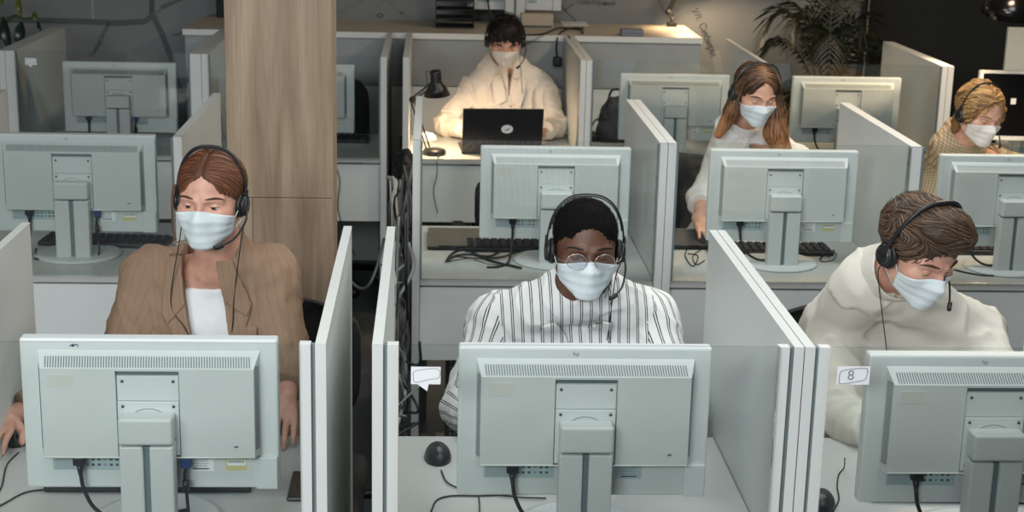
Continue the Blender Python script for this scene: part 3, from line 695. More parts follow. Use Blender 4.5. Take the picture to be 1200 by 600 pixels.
def headset(H, label, mic=1, top=12.6, wide=8.7, tilt=0, white_in=False, cupz=-1.4, band=.34, yb=.6, body=None, cable=None, cable2=None, silver_ring=True):
    root = empty('headset', H.c, label, 'headset', 'call headsets'); o = Vector(H.c)
    def W(*p): return Vector(H.W(*p))-o
    a = math.radians(tilt)
    def arc(w, h, n=21, z0=cupz):
        sg = lambda v, e: math.copysign(abs(v)**e, v)
        return [(w*sg(math.cos(t), .78), yb+sg(math.sin(t), .82)*h*math.sin(a), z0+h*sg(math.sin(t), .82)*math.cos(a)) for t in np.linspace(0, PI, n)]
    mb = MB(); mb.tube([W(*p) for p in arc(wide+.25, top-cupz)], band*.0085, blackp, n=8, res=3); mb.build('headband', root)
    mb = MB(); mb.tube([W(*p) for p in arc(wide-.05, top-cupz-.55)[2:-2]], band*.006, silver if white_in else blackm, n=6, res=3); mb.build('inner_band', root)
    for q in (-1, 1):
        R = Matrix((H.R @ np.array([[0, 0, q], [0, 1, 0], [1, 0, 0]]))).to_3x3() if False else Matrix([list(r) for r in (H.R @ np.array([[0, 0, q], [0, 1, 0], [-q, 0, 0]]))])
        mb = MB(); s = .01*H.s
        mb.lathe([(2.3*s, -1.9*s), (2.95*s, -1.6*s), (3.05*s, -1.0*s), (2.8*s, -.55*s)], padm, c=W(q*(wide+.1), yb, cupz), rot=R); pad = mb.build('ear_pad', root)
        mb = MB(); mb.lathe([(2.5*s, -.6*s), (2.6*s, -.1*s), (2.3*s, .35*s), (1.7*s, .5*s), (0, .52*s)], blackp, c=W(q*(wide+.1), yb, cupz), rot=R)
        mb.box(W(q*(wide+.35), yb, cupz+2.3), (.006, .012, .035), blackp, .002, rot=Matrix([list(r) for r in H.R])); cup = mb.build('ear_cup', root)
        if silver_ring:
            mb = MB(); mb.tube([W(q*(wide+.1)+q*.42, yb+1.9*math.cos(t), cupz+1.9*math.sin(t)) for t in np.linspace(0, 2*PI, 20)[:-1]], .0008, silver, n=5, res=1, closed=True); mb.build('ring', cup)
    if mic:
        q = mic; mb = MB(); mb.tube([W(q*(wide+.5), yb-.4, cupz-1.2), W(q*(wide+.7), -1.6, -5.2), W(q*(wide-.6), -6.0, -8.6), W(q*(wide-3.1), -9.8, -10.0)], .0026, blackp, n=8); 
        mb.tube([W(q*(wide-2.5), -9.2, -9.8), W(q*(wide-3.3), -10.1, -10.1), W(q*(wide-4.0), -10.9, -10.1)], .0055, blackm, n=10); mb.build('microphone_boom', root)
    if cable is not None: 
        mb = MB(); mb.tube([Vector(p)-o for p in cable], .0014, rubber, n=6, res=5); mb.build('cable', root)
    if cable2 is not None:
        mb = MB(); mb.tube([Vector(p)-o for p in cable2], .0014, rubber, n=6, res=5); mb.build('cable', root)
    return root
def hand(S, wr, d, n, side, curl=.5, sp=1.0, sc=1.0):
    """palm and five separate fingers; d = pointing direction, n = back-of-hand normal, side = +1 when the thumb is on the d x n side"""
    d = _n(np.array(d, float)); n = np.array(n, float); n = _n(n-d*(n @ d)); l = np.cross(d, n)*side
    S.u(cone(wr-d*.03, wr+d*.02, .024*sc, .025*sc), .01)
    for a in (-.022, -.007, .008, .022): S.u(cone(wr+d*.012+l*a*.6, wr+d*.075*sc+l*a*1.15, .0135*sc, .011*sc), .008)
    for i, (a, ln) in enumerate(((.029, .92), (.010, 1.0), (-.009, .95), (-.027, .76))):
        p = wr+d*.078*sc+l*a; ang = 0; q = p
        for j, (sl, r) in enumerate(((.042, .0088), (.026, .0078), (.020, .0068))):
            ang += curl*(.5 if j == 0 else .75); v = d*math.cos(ang)-n*math.sin(ang)+l*a*2.2*sp; v = _n(v); q2 = q+v*sl*ln*sc
            S.u(cone(q, q2, r*sc, (r-.0008)*sc), .0025); q = q2
    b = wr+d*.022+l*.024-n*.004; v = _n(d*.75+l*.65-n*.35); q = b+v*.04*sc; S.u(cone(b, q, .0125*sc, .0105*sc), .007); S.u(cone(q, q+_n(d*.95+l*.2-n*.4)*.032*sc, .0100*sc, .008*sc), .003)
class Body:
    """torso frame and limb prims shared by body and clothing"""
    def __init__(s, N, SL, SR, P, EL, ER, WL, WR, build=1.0):
        s.N, s.SL, s.SR, s.P, s.EL, s.ER, s.WL, s.WR = [np.array(q, float) for q in (N, SL, SR, P, EL, ER, WL, WR)]; s.b = build
        m = (s.SL+s.SR)/2; s.m = m; s.up = _n(m-s.P); s.x = _n((s.SR-s.SL)-((s.SR-s.SL) @ s.up)*s.up); s.y = np.cross(s.up, s.x); s.R = np.stack([s.x, s.y, s.up], 1)
        s.h = np.linalg.norm(m-s.P); s.w = np.linalg.norm(s.SR-s.SL)
    def L(s, x, y, z): return s.m+s.R @ np.array([x, y, z])
    def tloc(s, X, Y, Z):
        x, y, z = X-s.m[0], Y-s.m[1], Z-s.m[2]; return [s.R[0, i]*x+s.R[1, i]*y+s.R[2, i]*z for i in range(3)]
    def torso(s, S, t=0.):
        w, b = s.w, s.b
        S.u(ell(s.L(0, .0, -.14), (w*.46*b+t, .105*b+t, .20+t), s.R), .02)
        S.u(ell(s.L(0, -.005, -.32), (.145*b+t, .105*b+t, .17+t), s.R), .06).u(ell(s.P+V(0, 0, .02), (.17*b+t, .125*b+t, .12+t), s.R), .06)
        for sh, q in ((s.SL, -1), (s.SR, 1)):
            S.u(cone(sh, s.N+s.R @ V(q*.03, .01, -.035), .048*b+t, .05*b+t), .04); S.u(ell(s.L(q*w*.24, -.055, -.10), (.085*b+t, .06*b+t, .09+t), s.R), .05)
        return S
    def arms(s, S, t=0., te=None, only=None):
        te = t if te is None else te
        for i, (sh, el, wr) in enumerate(((s.SL, s.EL, s.WL), (s.SR, s.ER, s.WR))):
            if only is not None and only != i: continue
            S.u(cone(sh, el, .05*s.b+t, .040*s.b+te), .035); S.u(cone(el, wr, .040*s.b+te, .026*s.b+te), .015)
        return S
    def uv(s, o, v, f):
        c = v[f].mean(1); a = s.tloc(v[:, 0], v[:, 1], v[:, 2]); ac = s.tloc(c[:, 0], c[:, 1], c[:, 2]); lab = np.zeros(len(f), int); best = None
        U = [np.stack([a[0]+.0*a[1], a[2]], 1)]
        for i, (sh, el, wr) in enumerate(((s.SL, s.EL, s.WL), (s.SR, s.ER, s.WR))):
            q = -1 if i == 0 else 1
            for k, (p0, p1) in enumerate(((sh, el), (el, wr))):
                d = _n(p1-p0); e1 = _n(np.cross(d, s.y)); e2 = np.cross(d, e1); r = v-p0
                ang = np.arctan2(r @ e2, -(r @ e1)*q); U.append(np.stack([ang*.055, r @ d], 1))
                t = (c-p0) @ d; dist = np.linalg.norm(c-p0-np.clip(t, 0, np.linalg.norm(p1-p0))[:, None]*d, axis=1)
                if k == 0: m = (dist < .085) & ((q*ac[0]) > s.w/2-.012+np.maximum(0, -.10-ac[2])*.15)
                else:
                    t2 = (c-sh) @ _n(el-sh); m = (dist < .075) & (t > -.01) & (t2 > np.linalg.norm(el-sh)-.035)
                lab[m] = 1+2*i+k
        uvl = o.data.uv_layers.new(name='UVMap'); U = np.stack(U, 0); li = f.ravel(); lb = np.repeat(lab, 4)
        co = U[lb, li]; uvl.data.foreach_set('uv', co.astype(np.float32).ravel())
def fold(amp, s=55, seed=3, amp2=.0):
    def g(X, Y, Z):
        a = smooth_noise(X, Y, Z*.55, s, seed); b = smooth_noise(X, Y, Z, s*2.2, seed+1)
        return -amp*(1-np.minimum(1, np.abs(a)*3.2))**1.5+amp*.28*b
    return g
def arm_folds(B, amp, f=26):
    """rings of creases round elbow, forearm and armpit"""
    segs = [(B.SL, B.EL, B.WL), (B.SR, B.ER, B.WR)]
    def g(X, Y, Z):
        o = 0
        for i, (a, e, w) in enumerate(segs):
            for (p, d, c, wd) in ((e, _n(w-a), 0, .07), (w, _n(w-e), -.03, .05), (a, _n(e-a), .03, .05)):
                r2 = (X-p[0])**2+(Y-p[1])**2+(Z-p[2])**2; t = (X-p[0])*d[0]+(Y-p[1])*d[1]+(Z-p[2])*d[2]
                wob = .012*np.sin(30*X+41*Y+23*Z+i*2)
                o = o-amp*np.exp(-r2/(2*wd*wd))*(.5+.5*np.sin((t+wob)*2*PI*f))**2
        return o
    return g
def legs(B, root, m, kneeY=-.42):
    S = SDF(); P = B.P
    S.u(ell(P+V(0, 0, -.01), (.175, .14, .10), B.R), .01)
    for q in (-1, 1):
        k = P+V(q*.11, kneeY, 0.02); a = V(k[0], k[1]+.02, .10); S.u(cone(P+V(q*.085, 0, -.02), k, .085, .06), .03); S.u(cone(k, a, .06, .045), .01); S.u(ell(a+V(0, -.07, -.065), (.045, .13, .038)), .01)
    ax = [axis(P[0]-.3, P[0]+.3, .014), axis(P[1]+kneeY-.25, P[1]+.25, .014), axis(-.02, P[2]+.15, .014)]
    return sdf_mesh('trousers', S, ax, m, root)[0]
trsm = mat('dark_trouser_cloth', srgb(38, 40, 46), .85, var=.2, scale=30)
def office_chair(x, y, rz, label, back=True, h=.45, topz=.98):
    t = empty('office_chair', (x, y, 0), label, 'chair', 'black office chairs', rz)
    b = MB(); 
    S = [(-.23, -.22), (.23, -.22), (.24, .2), (-.24, .2)]; b.box((0, 0, h-.04), (.48, .46, .07), fabricb, .03, seg=4); b.build('seat', t)
    if back:
        b = MB(); vs = []; n = 12; mz = 12; z0, z1 = h+.09, topz
        for lay in (0, 1):
            for j in range(mz+1):
                v = j/mz; z = z0+(z1-z0)*v; hw = .22*min(1, (1-(abs(2*v-1))**6*.55)) if v > .5 else .22*(1-(1-2*v)**4*.3)
                for i in range(n+1):
                    u = 2*i/n-1; vs.append((u*hw, .23+.02*v+.04*(1-u*u)*1.0-.03+(.03 if lay else 0), z))
        k = (n+1)*(mz+1); fs = []
        for j in range(mz):
            for i in range(n): a = j*(n+1)+i; fs += [(a, a+1, a+n+2, a+n+1), (k+a, k+a+n+1, k+a+n+2, k+a+1)]
        for i in range(n): fs += [(i, k+i, k+i+1, i+1), (mz*(n+1)+i, mz*(n+1)+i+1, k+mz*(n+1)+i+1, k+mz*(n+1)+i)]
        for j in range(mz): a = j*(n+1); fs += [(a, a+n+1, k+a+n+1, k+a), (a+n, k+a+n, k+a+2*n+1, a+2*n+1)]
        b.add(vs, fs, fabricb, True); b.build('backrest', t)
        b = MB(); b.tube([(0, .1, h-.08), (0, .27, h-.06), (0, .29, h+.2)], .02, blackp); b.build('back_support', t)
    b = MB(); b.tube([(0, 0, .09), (0, 0, h-.07)], .027, blackp, res=1); b.build('gas_column', t)
    for k in range(5):
        a = 2*PI*k/5+.3; b = MB(); b.tube([(0, 0, .1), (.28*math.cos(a), .28*math.sin(a), .07)], [.024, .015], blackp, res=1); lg = b.build('leg', t)
        b = MB(); b.lathe([(.0, -.02), (.022, -.02), (.025, 0), (.022, .02), (0, .02)], blackp, c=(.28*math.cos(a), .28*math.sin(a), .0255), n=14, rot=Matrix.Rotation(a, 3, 'Z') @ Matrix.Rotation(PI/2, 3, 'X')); b.build('castor', lg)
    for q in (-1, 1):
        if not back: break
        b = MB(); b.tube([(q*.22, .02, h-.05), (q*.29, .02, h-.02), (q*.29, .02, h+.17)], .014, blackp); b.box((q*.29, 0, h+.185), (.05, .22, .03), padm, .012); b.build('armrest', t)
    return t
def part_root(name, loc, label, cat):
    return empty(name, loc, label, cat)
def rebase(root):
    """people are modelled in world space; hang the parts under an empty at the seat"""
    for ch in root.children: ch.location = -Vector(root.location)
# ---- 1: woman in the brown blazer
def grid_for(lo, hi, step, fx=(), fy=(), fz=()): return [axis(lo[0], hi[0], step, fx), axis(lo[1], hi[1], step, fy), axis(lo[2], hi[2], step, fz)]
def head_axes(H, B, wrists=(), hs=.0028, bs=.007):
    c = H.c; J = np.array([B.SL, B.SR, B.P, B.EL, B.ER, B.WL, B.WR]); lo = np.minimum(J.min(0)-.2, c-.16); hi = np.maximum(J.max(0)+.2, c+.16); lo[2] = max(B.P[2]-.12, .36)
    fz = [(c[2]-.15, c[2]+.16, hs)]; fx = [(c[0]-.11, c[0]+.11, hs)]; fy = [(c[1]-.14, c[1]+.14, hs)]
    for w in wrists: fx.append((w[0]-.07, w[0]+.07, .0033)); fy.append((w[1]-.13, w[1]+.04, .0033)); fz.append((w[2]-.06, w[2]+.04, .0033))
    hi[2] = c[2]+.155
    return grid_for(lo, hi, bs, fx, fy, fz)
def cloth_axes(B, H, step=.0055, pad=.12):
    J = np.array([B.SL, B.SR, B.EL, B.ER, B.WL, B.WR, B.P, B.N]); lo = J.min(0)-pad; hi = J.max(0)+pad; lo[2] = max(.43, lo[2]); hi[2] = B.N[2]+.09
    lo[1] = min(lo[1], B.P[1]-.22); hi[1] = max(hi[1], B.P[1]+.2)
    return grid_for(lo, hi, step)
def neck_sleeve(S, H, B, r=.060):
    d = _n(H.W(0, 1.5, -7)-B.N); S.u(cone(B.N-d*.03, B.N+d*.025, r+.01, r-.004), .02); return d
def neck_cut(S, p, n):
    p = np.array(p); n = _n(np.array(n, float)); return S.inter((lambda X, Y, Z: (X-p[0])*n[0]+(Y-p[1])*n[1]+(Z-p[2])*n[2], None, None), .003)
def wrist_cut(S, B, e=.0, which=(0, 1)):
    for i in which:
        el, wr = ((B.EL, B.WL), (B.ER, B.WR))[i]; d = _n(wr-el); p = wr+d*e
        S.sub((lambda X, Y, Z, p=p, d=d: np.maximum(-((X-p[0])*d[0]+(Y-p[1])*d[1]+(Z-p[2])*d[2]), np.sqrt((X-p[0])**2+(Y-p[1])**2+(Z-p[2])**2)-.08-abs(e)), p-.28, p+.28), .002)
    return S
def ring_band(S, a, b, r, th):
    """thin upright collar band round the neck axis a->b"""
    a = np.array(a); b = np.array(b); d = b-a; L = np.linalg.norm(d); d = d/L
    def f(X, Y, Z):
        x, y, z = X-a[0], Y-a[1], Z-a[2]; t = x*d[0]+y*d[1]+z*d[2]; q = np.sqrt(np.maximum(0, x*x+y*y+z*z-t*t)); return np.maximum(np.abs(q-r)-th, np.abs(t-L/2)-L/2)
    return f
def shell_piece(B, Sbase, off, th, poly, front=True):
    """a cloth piece lying on Sbase, cut to a polygon seen from the front in the torso frame"""
    pf = poly2(poly); S = SDF()
    def f(X, Y, Z):
        a = B.tloc(X, Y, Z); d = np.abs(Sbase.ev(X, Y, Z)-off)-th
        return np.maximum(np.maximum(d, pf(a[0], a[2])), a[1]-.02 if front else -a[1]-.02)
    S.u((f, None, None), .0001); return S
def make_person(key, label, H, B, skinm, shirt_fn, hairfn, mask_m, eye_kw, hands_=(), hs=.0028, bs=.007, hand_dirs=None, glasses=False, leg=True, sit=True, hsc=1.0):
    root = empty('person', (B.P[0], B.P[1], .45 if leg else .45), label, 'person'); root.location = (float(B.P[0]), float(B.P[1]), 0)
    S = SDF(); H.sdf(S); S.u(cone(H.W(0, 2.2, -4), B.N+V(0, .0, .0), .052*H.s, .056*B.b), .02); B.torso(S, -.004); B.arms(S, -.006)
    for i, hd in enumerate(hand_dirs or ()):
        if hd is None: continue
        wr = (B.WL, B.WR)[i]; hand(S, wr, hd[0], hd[1], hd[2], hd[3] if len(hd) > 3 else .45, sc=hsc)
    body, v, f = sdf_mesh('body', S, head_axes(H, B, hands_, hs, bs), skinm, root, relax=1)
    Sc = shirt_fn(root, H, B, S)
    hairfn(root, H)
    hair_mask(H, root, mask_m); eyes(H, root, skinm, **eye_kw)
    if leg: legs(B, root, trsm)
    rebase(root)
    return root, Sc
def blazer_fn(cloth, lapel, tee_m, pin='pin', vee=.2, vw=.075, bot=.1):
    def fn(root, H, B, Sb):
        T = B.torso(SDF(), .004); neck_cut(T, B.N+B.R @ V(0, -.05, -.052), B.R @ V(0, -.12, 1)); T.off(fold(.003, 60, 5))
        sdf_mesh('t_shirt', T, cloth_axes(B, H), tee_m, root)
        S = B.torso(SDF(), .02); B.arms(S, .016, .014); neck_cut(S, B.N+V(0, .0, .045), B.R @ V(0, -.1, 1)); S.u(cone(B.N+V(0, .015, -.03), B.N+V(0, .012, .03), .075, .068), .02); S0 = SDF(); S0.ops = list(S.ops); S.off(fold(.006, 36, 8)); S.off(arm_folds(B, .006, 22))
        pf = poly2([(-vw*.7, .3), (vw*.7, .3), (vw*.8, .05), (vw*.8, -.06), (vw*bot, -vee), (-vw*bot, -vee), (-vw*.8, -.06), (-vw*.8, .05)])
        def vcut(X, Y, Z):
            a = B.tloc(X, Y, Z); return np.maximum(pf(a[0], a[2]), a[1]-.035)
        S.sub((vcut, None, None), .003); wrist_cut(S, B, -.035)
        o, v, f = sdf_mesh('blazer', S, cloth_axes(B, H), cloth, root); B.uv(o, v, f)
        for q in (-1, 1):
            for nm, pl in (('lapel', [(q*vw*.78, .02), (q*(vw+.045), -.035), (q*(vw+.028), -.07), (q*(vw+.055), -.075), (q*(vw*bot+.012), -vee-.02), (q*vw*bot*.9, -vee+.0), (q*vw*.74, -.06)]), ('collar', [(q*vw*.7, .1), (q*(vw+.02), .095), (q*(vw+.05), -.02), (q*(vw+.035), -.045), (q*vw*.78, .0)])):
                sp = shell_piece(B, S0, .0065 if nm == 'lapel' else .0095, .003, pl)
                lo = B.m-.26; hi = B.m+.24; hi[2] = B.N[2]+.06; lo[2] = B.m[2]-vee-.08
                o, v, f = sdf_mesh(nm, sp, grid_for(lo, hi, .0035), lapel, root)
                if len(v): B.uv(o, v, f)
        U = SDF(); U.u((lambda X, Y, Z: np.minimum(S.ev(X, Y, Z), T.ev(X, Y, Z)), None, None), .0001)
        return U
    return fn
def chest_cable(H, B, S, side, x0=.03, drop=.3, both=False):
    pts = [H.W(side*8.8, .6, -4.2), H.W(side*7.6, .4, -9)]
    q = [B.L(side*.075, -.11, .01), B.L(side*.06, -.13, -.06), B.L(side*.035, -.14, -.13), B.L(x0, -.14, -.20), B.L(x0*.8, -.13, -drop)]
    return pts+list(snap(S, np.array(q), .012, 8))
fair = skin('fair_skin', srgb(206, 160, 138), srgb(196, 144, 124)); dark = skin('deep_brown_skin', srgb(104, 70, 54), srgb(88, 58, 44)); warmskin = skin('light_skin', srgb(214, 168, 142), srgb(202, 150, 126))
def hair_base(H, r=(8.0, 9.9, 8.9), c=(0, 1.7, 3.8), win=((0, -10.6, -2.6), (6.9, 6.4, 10.0)), cutz=-6.5, extra=(), cutk=1.5, post=()):
    S = SDF(); k = .01*H.s; S.u(H.E(c, r), .001)
    for e in extra: S.u(H.E(*e[:2]) if len(e) == 2 else H.C(*e), 1.5*k)
    S.sub(H.E(*win), .6*k)
    n = H.R @ V(0, -.35, -1); n = _n(n); p = H.W(0, 0, cutz)
    S.inter((lambda X, Y, Z: (X-p[0])*n[0]+(Y-p[1])*n[1]+(Z-p[2])*n[2], None, None), cutk*k)
    for e in post: S.u(H.E(*e[:2]) if len(e) == 2 else H.C(*e), 1.2*k)
    return S
def hair_axes(H, lo=(-12, -13, -14), hi=(12, 14, 17), step=.0032, dn=0):
    r = .135*H.s*1.25; c = H.c; return grid_for(c-V(r, r, r+dn), c+V(r, r, r+.02), step)
def hair_seeds(H, S, n, sd=1, zlo=-9, zhi=14, spread=(9, 11, 10), c=(0, 1.5, 3.5)):
    r = np.random.default_rng(sd); d = r.normal(size=(n*2, 3)); d /= np.linalg.norm(d, axis=1, keepdims=True)
    L = np.array(c)+d*np.array(spread); L = L[(L[:, 2] > zlo)][:n]; return H.c+(L*H.zs*.01*H.s) @ H.R.T
def lflow(H, fn):
    def g(P, t): return fn(H.loc(P), t) @ H.R.T
    return g
def mk_hair(H, root, S, m, n, flow, length, axes=None, steps=11, w=.0009, lift=.0015, wav=0., seed=2, base=.12, keep=None, seeds=None, noise=.0, tone=None):
    if noise: S.off(lambda X, Y, Z: noise*smooth_noise(X, Y, Z, 75, seed))
    o, v, f = sdf_mesh('hair', S, axes or hair_axes(H), m, root); fill_tone(o, base)
    sd = hair_seeds(H, S, n, seed) if seeds is None else seeds
    sd = snap(S, sd, .0, 8); ok = np.abs(S.pts(sd)) < .003; L = H.loc(sd)
    if keep is not None: ok &= keep(L)
    strands('hair_strands', S, sd[ok], lflow(H, flow), length, m, o, steps=steps, w=w, lift=lift, wav=wav, seed=seed, tone=tone)
    return o
def part_flow(L, t, back=.75, down=.75, px=0.):
    x = L[:, 0]-px; s = np.tanh(x*2); h = np.clip((L[:, 2]-2)/8, 0, 1)
    return np.stack([s*(h+.05), np.full(len(L), back), -down*(1.15-h)], 1)
# ================================================================== the six people
Hd = Head(atY(247, 232, 3.52), rot(-10, 0, 1), .97)
B1 = Body(N=Hd.W(0, 4.2, -12.5)+V(0, .035, -.06), SL=atY(178, 325, 3.66), SR=atY(316, 322, 3.66), P=V(-.47, 3.80, .56), EL=atY(143, 420, 3.60), ER=atY(338, 432, 3.58), WL=V(-.965, 3.40, .80), WR=V(-.338, 3.47, .825), build=1.0)
red = hair_mat('copper_hair', srgb(72, 42, 27), srgb(140, 90, 62))
brownc = stripe_mat('brown_pinstripe_cloth', srgb(140, 116, 96), srgb(100, 80, 64), 'pin')
teem = mat('white_jersey', srgb(222, 224, 224), .85, bump=.1, bscale=600)
def hair1(root, H):
    S = hair_base(H, r=(7.9, 9.8, 8.7), win=((0, -10.4, -2.2), (6.7, 6.3, 10.2)), post=[((0, 10.0, -3.5), (3.4, 3.4, 3.4))])
    S.off(lambda X, Y, Z: .004*np.exp(-((( (X-H.c[0])*H.R[0, 0]+(Y-H.c[1])*H.R[1, 0]+(Z-H.c[2])*H.R[2, 0])/.004)**2)))
    mk_hair(H, root, S, red, 1900, lambda L, t: part_flow(L, t, .6, .8), .075, keep=lambda L: (L[:, 2] > -6))
    mb = MB(); b = [(-6.9, -5.6, 4.6), (-7.4, -6.0, 1), (-7.3, -6.3, -3), (-7.2, -6.2, -7), (-6.6, -6.5, -10)]
    for k in range(7): mb.tube([H.W(x+.12*k-.3+.1*i*math.sin(k), y-.12*k, z) for i, (x, y, z) in enumerate(b)], .0006, red, n=4)
    o = mb.build('loose_lock', root); fill_tone(o, .5)
hd1 = [(V(-.1, -1, -.05), V(0, 0, 1), -1, .35), (V(-.02, -1, -.32), V(.1, -.2, 1), 1, .5)]
r1, S1 = make_person('a', 'red-haired woman in a brown pinstripe blazer over a white tee, masked, headset on', Hd, B1, fair, blazer_fn(brownc, brownc, teem, vee=.36, vw=.06, bot=.8), hair1, maskm, dict(up=5, low=-24, brow=hair_mat('brow_brown', srgb(70, 44, 30), srgb(90, 60, 40)), bw=.28), hands_=[B1.WR], hand_dirs=hd1, hsc=.95)
headset(Hd, 'black headset worn by the red-haired woman', mic=1, top=13.6, wide=8.3, cable=chest_cable(Hd, B1, S1, 1, .0, .3), cable2=chest_cable(Hd, B1, S1, -1, .0, .3))
office_chair(-.41, 3.86, 0, 'black office chair behind the woman in the brown blazer', topz=.88)
# ---- 2: man in the striped shirt
def shirt_fn(cloth, t=.012, te=.010, cuff=.0, wr=(0, 1), collar='shirt', seed=4, open_=.05, fam=.007, loose=0., name='shirt', fq=34):
    def fn(root, H, B, Sb):
        S = B.torso(SDF(), t+loose); B.arms(S, t+loose*.7, te+loose*.5); nn = neck_sleeve(S, H, B); neck_cut(S, B.N+nn*(.02 if collar == 'shirt' else .03), nn)
        S0 = SDF(); S0.ops = list(S.ops); S.off(fold(fam, fq, seed)); S.off(arm_folds(B, fam*.8, 24))
        if open_:
            pf = poly2([(-open_*.75, .12), (open_*.75, .12), (0, -open_*1.3)])
            def vcut(X, Y, Z): a = B.tloc(X, Y, Z); return np.maximum(pf(a[0], a[2]), a[1]+.0)
            S.sub((vcut, None, None), .002)
        wrist_cut(S, B, cuff, wr)
        o, v, f = sdf_mesh(name, S, cloth_axes(B, H), cloth, root); B.uv(o, v, f)
        nd_ = _n(H.W(0, 1, -7)-B.N); a = B.N+nd_*.005
        if collar == 'shirt':
            C = SDF()
            rb = ring_band(None, a-nd_*.02, a+nd_*.045, .072, .0022)
            def gap(X, Y, Z): q = B.tloc(X, Y, Z); return np.maximum(rb(X, Y, Z), -np.maximum(np.abs(q[0])-.018-np.maximum(0, q[2]-.0)*.35, q[1]+.0))
            C.u((gap, None, None), .0001)
            o2, v, f = sdf_mesh('collar_band', C, grid_for(B.N-.13, B.N+.13, .003), cloth, root); B.uv(o2, v, f)
            for q in (-1, 1):
                sp = shell_piece(B, S0, .0105, .0035, [(q*.012, -.035), (q*.022, .02), (q*.05, .09), (q*.085, .07), (q*.082, .02), (q*.062, -.055)])
                o2, v, f = sdf_mesh('collar', sp, grid_for(B.m-.15, B.m+.15, .003), cloth, root)
                if len(v): B.uv(o2, v, f)
        else:
            C = SDF(); rb = ring_band(None, a-nd_*.03, a+nd_*.055, .071, .003)
            def gap(X, Y, Z): q = B.tloc(X, Y, Z); return np.maximum(rb(X, Y, Z), -np.maximum(np.abs(q[0])-.006-np.maximum(0, q[2]+.02)*.2, q[1]+.0))
            C.u((gap, None, None), .0001); o2, v, f = sdf_mesh('collar_band', C, grid_for(B.N-.13, B.N+.13, .003), cloth, root); B.uv(o2, v, f)
        # placket and buttons
        zz = np.linspace(-open_*1.1-.005, -.36, 20); P = snap(S, np.array([B.L(.0, -.15, z) for z in zz]), .0012, 8); mb = MB(); vs = []
        for p in P: vs += [p+B.x*-.016-B.y*-.001, p+B.x*.016-B.y*-.001, p+B.x*.015-B.y*.0022, p-B.x*.015-B.y*.0022]
        fs = []
        for i in range(len(P)-1):
            for j in range(4): fs.append((i*4+j, i*4+(j+1) % 4, i*4+4+(j+1) % 4, i*4+4+j))
        pl = npmesh('placket', np.array(vs), np.array(fs), cloth, root, smooth=False); vv = np.array(vs); B.uv(pl, vv, np.array(fs))
        for i in range(1, 20, 5):
            mb = MB(); mb.lathe([(0, 0), (.0052, 0), (.0052, .002), (0, .0024)], mat('shirt_button', srgb(170, 168, 162) if collar != 'dark' else srgb(60, 60, 60), .4), c=P[i]-B.y*.003, n=12, rot=Matrix([list(r) for r in np.stack([B.x, B.up, -B.y], 1)])); mb.build('button', root)
        return S
    return fn
def short_hair(r, c, win, m, n, flow, ln, cutz=-3, extra=(), noise=.002, wav=.1, base=.15, w=.0009, lift=.003, steps=9, seed=3):
    def fn(root, H):
        S = hair_base(H, r=r, c=c, win=win, cutz=cutz, extra=extra)
        mk_hair(H, root, S, m, n, flow, ln, wav=wav, base=base, noise=noise, w=w, lift=lift, steps=steps, seed=seed)
    return fn
H2 = Head(atY(686, 289, 3.50), rot(2, 1, 1), 1.0)
B2 = Body(N=H2.W(0, 4.2, -11.2)+V(0, .025, -.008), SL=atY(582, 378, 3.69), SR=atY(760, 373, 3.69), P=V(.39, 3.82, .56), EL=atY(545, 478, 3.56), ER=atY(800, 478, 3.56), WL=V(.17, 3.30, .80), WR=V(.47, 3.30, .80), build=1.06)
stripe = stripe_mat('black_striped_white_cotton', srgb(226, 228, 226), srgb(52, 54, 58), 'double')
blackhair = hair_mat('black_cropped_hair', srgb(12, 11, 11), srgb(26, 22, 21), .95, .12)
hd2 = [(V(.1, -1, -.1), V(0, 0, 1), -1, .5), (V(-.1, -1, -.1), V(0, 0, 1), 1, .5)]
crop = short_hair((7.65, 9.5, 8.45), (0, 1.6, 3.7), ((0, -10.8, -1.4), (7.9, 6.5, 9.6)), blackhair, 2600, lambda L, t: np.stack([np.sin(L[:, 1]*9), np.cos(L[:, 0]*8), np.sin(L[:, 2]*7)], 1), .006, cutz=-2, noise=.0012, wav=.9, w=.0009, lift=.0022, steps=5)
r2, S2 = make_person('b', 'man in a white shirt with thin black stripes, masked, wearing round glasses and headset', H2, B2, dark, shirt_fn(stripe, collar='shirt', open_=.0, seed=9), crop, maskm, dict(up=-22, low=-44, brow=hair_mat('brow_black', srgb(24, 18, 15), srgb(30, 24, 20)), bw=.3), hand_dirs=hd2)
headset(H2, 'black headset with a wide thin band worn by the man in the striped shirt', mic=1, top=13.6, wide=8.9, cable=chest_cable(H2, B2, S2, 1, -.02, .3), band=.27)
office_chair(.39, 3.93, 0, 'black office chair of the man in the striped shirt', topz=.84)
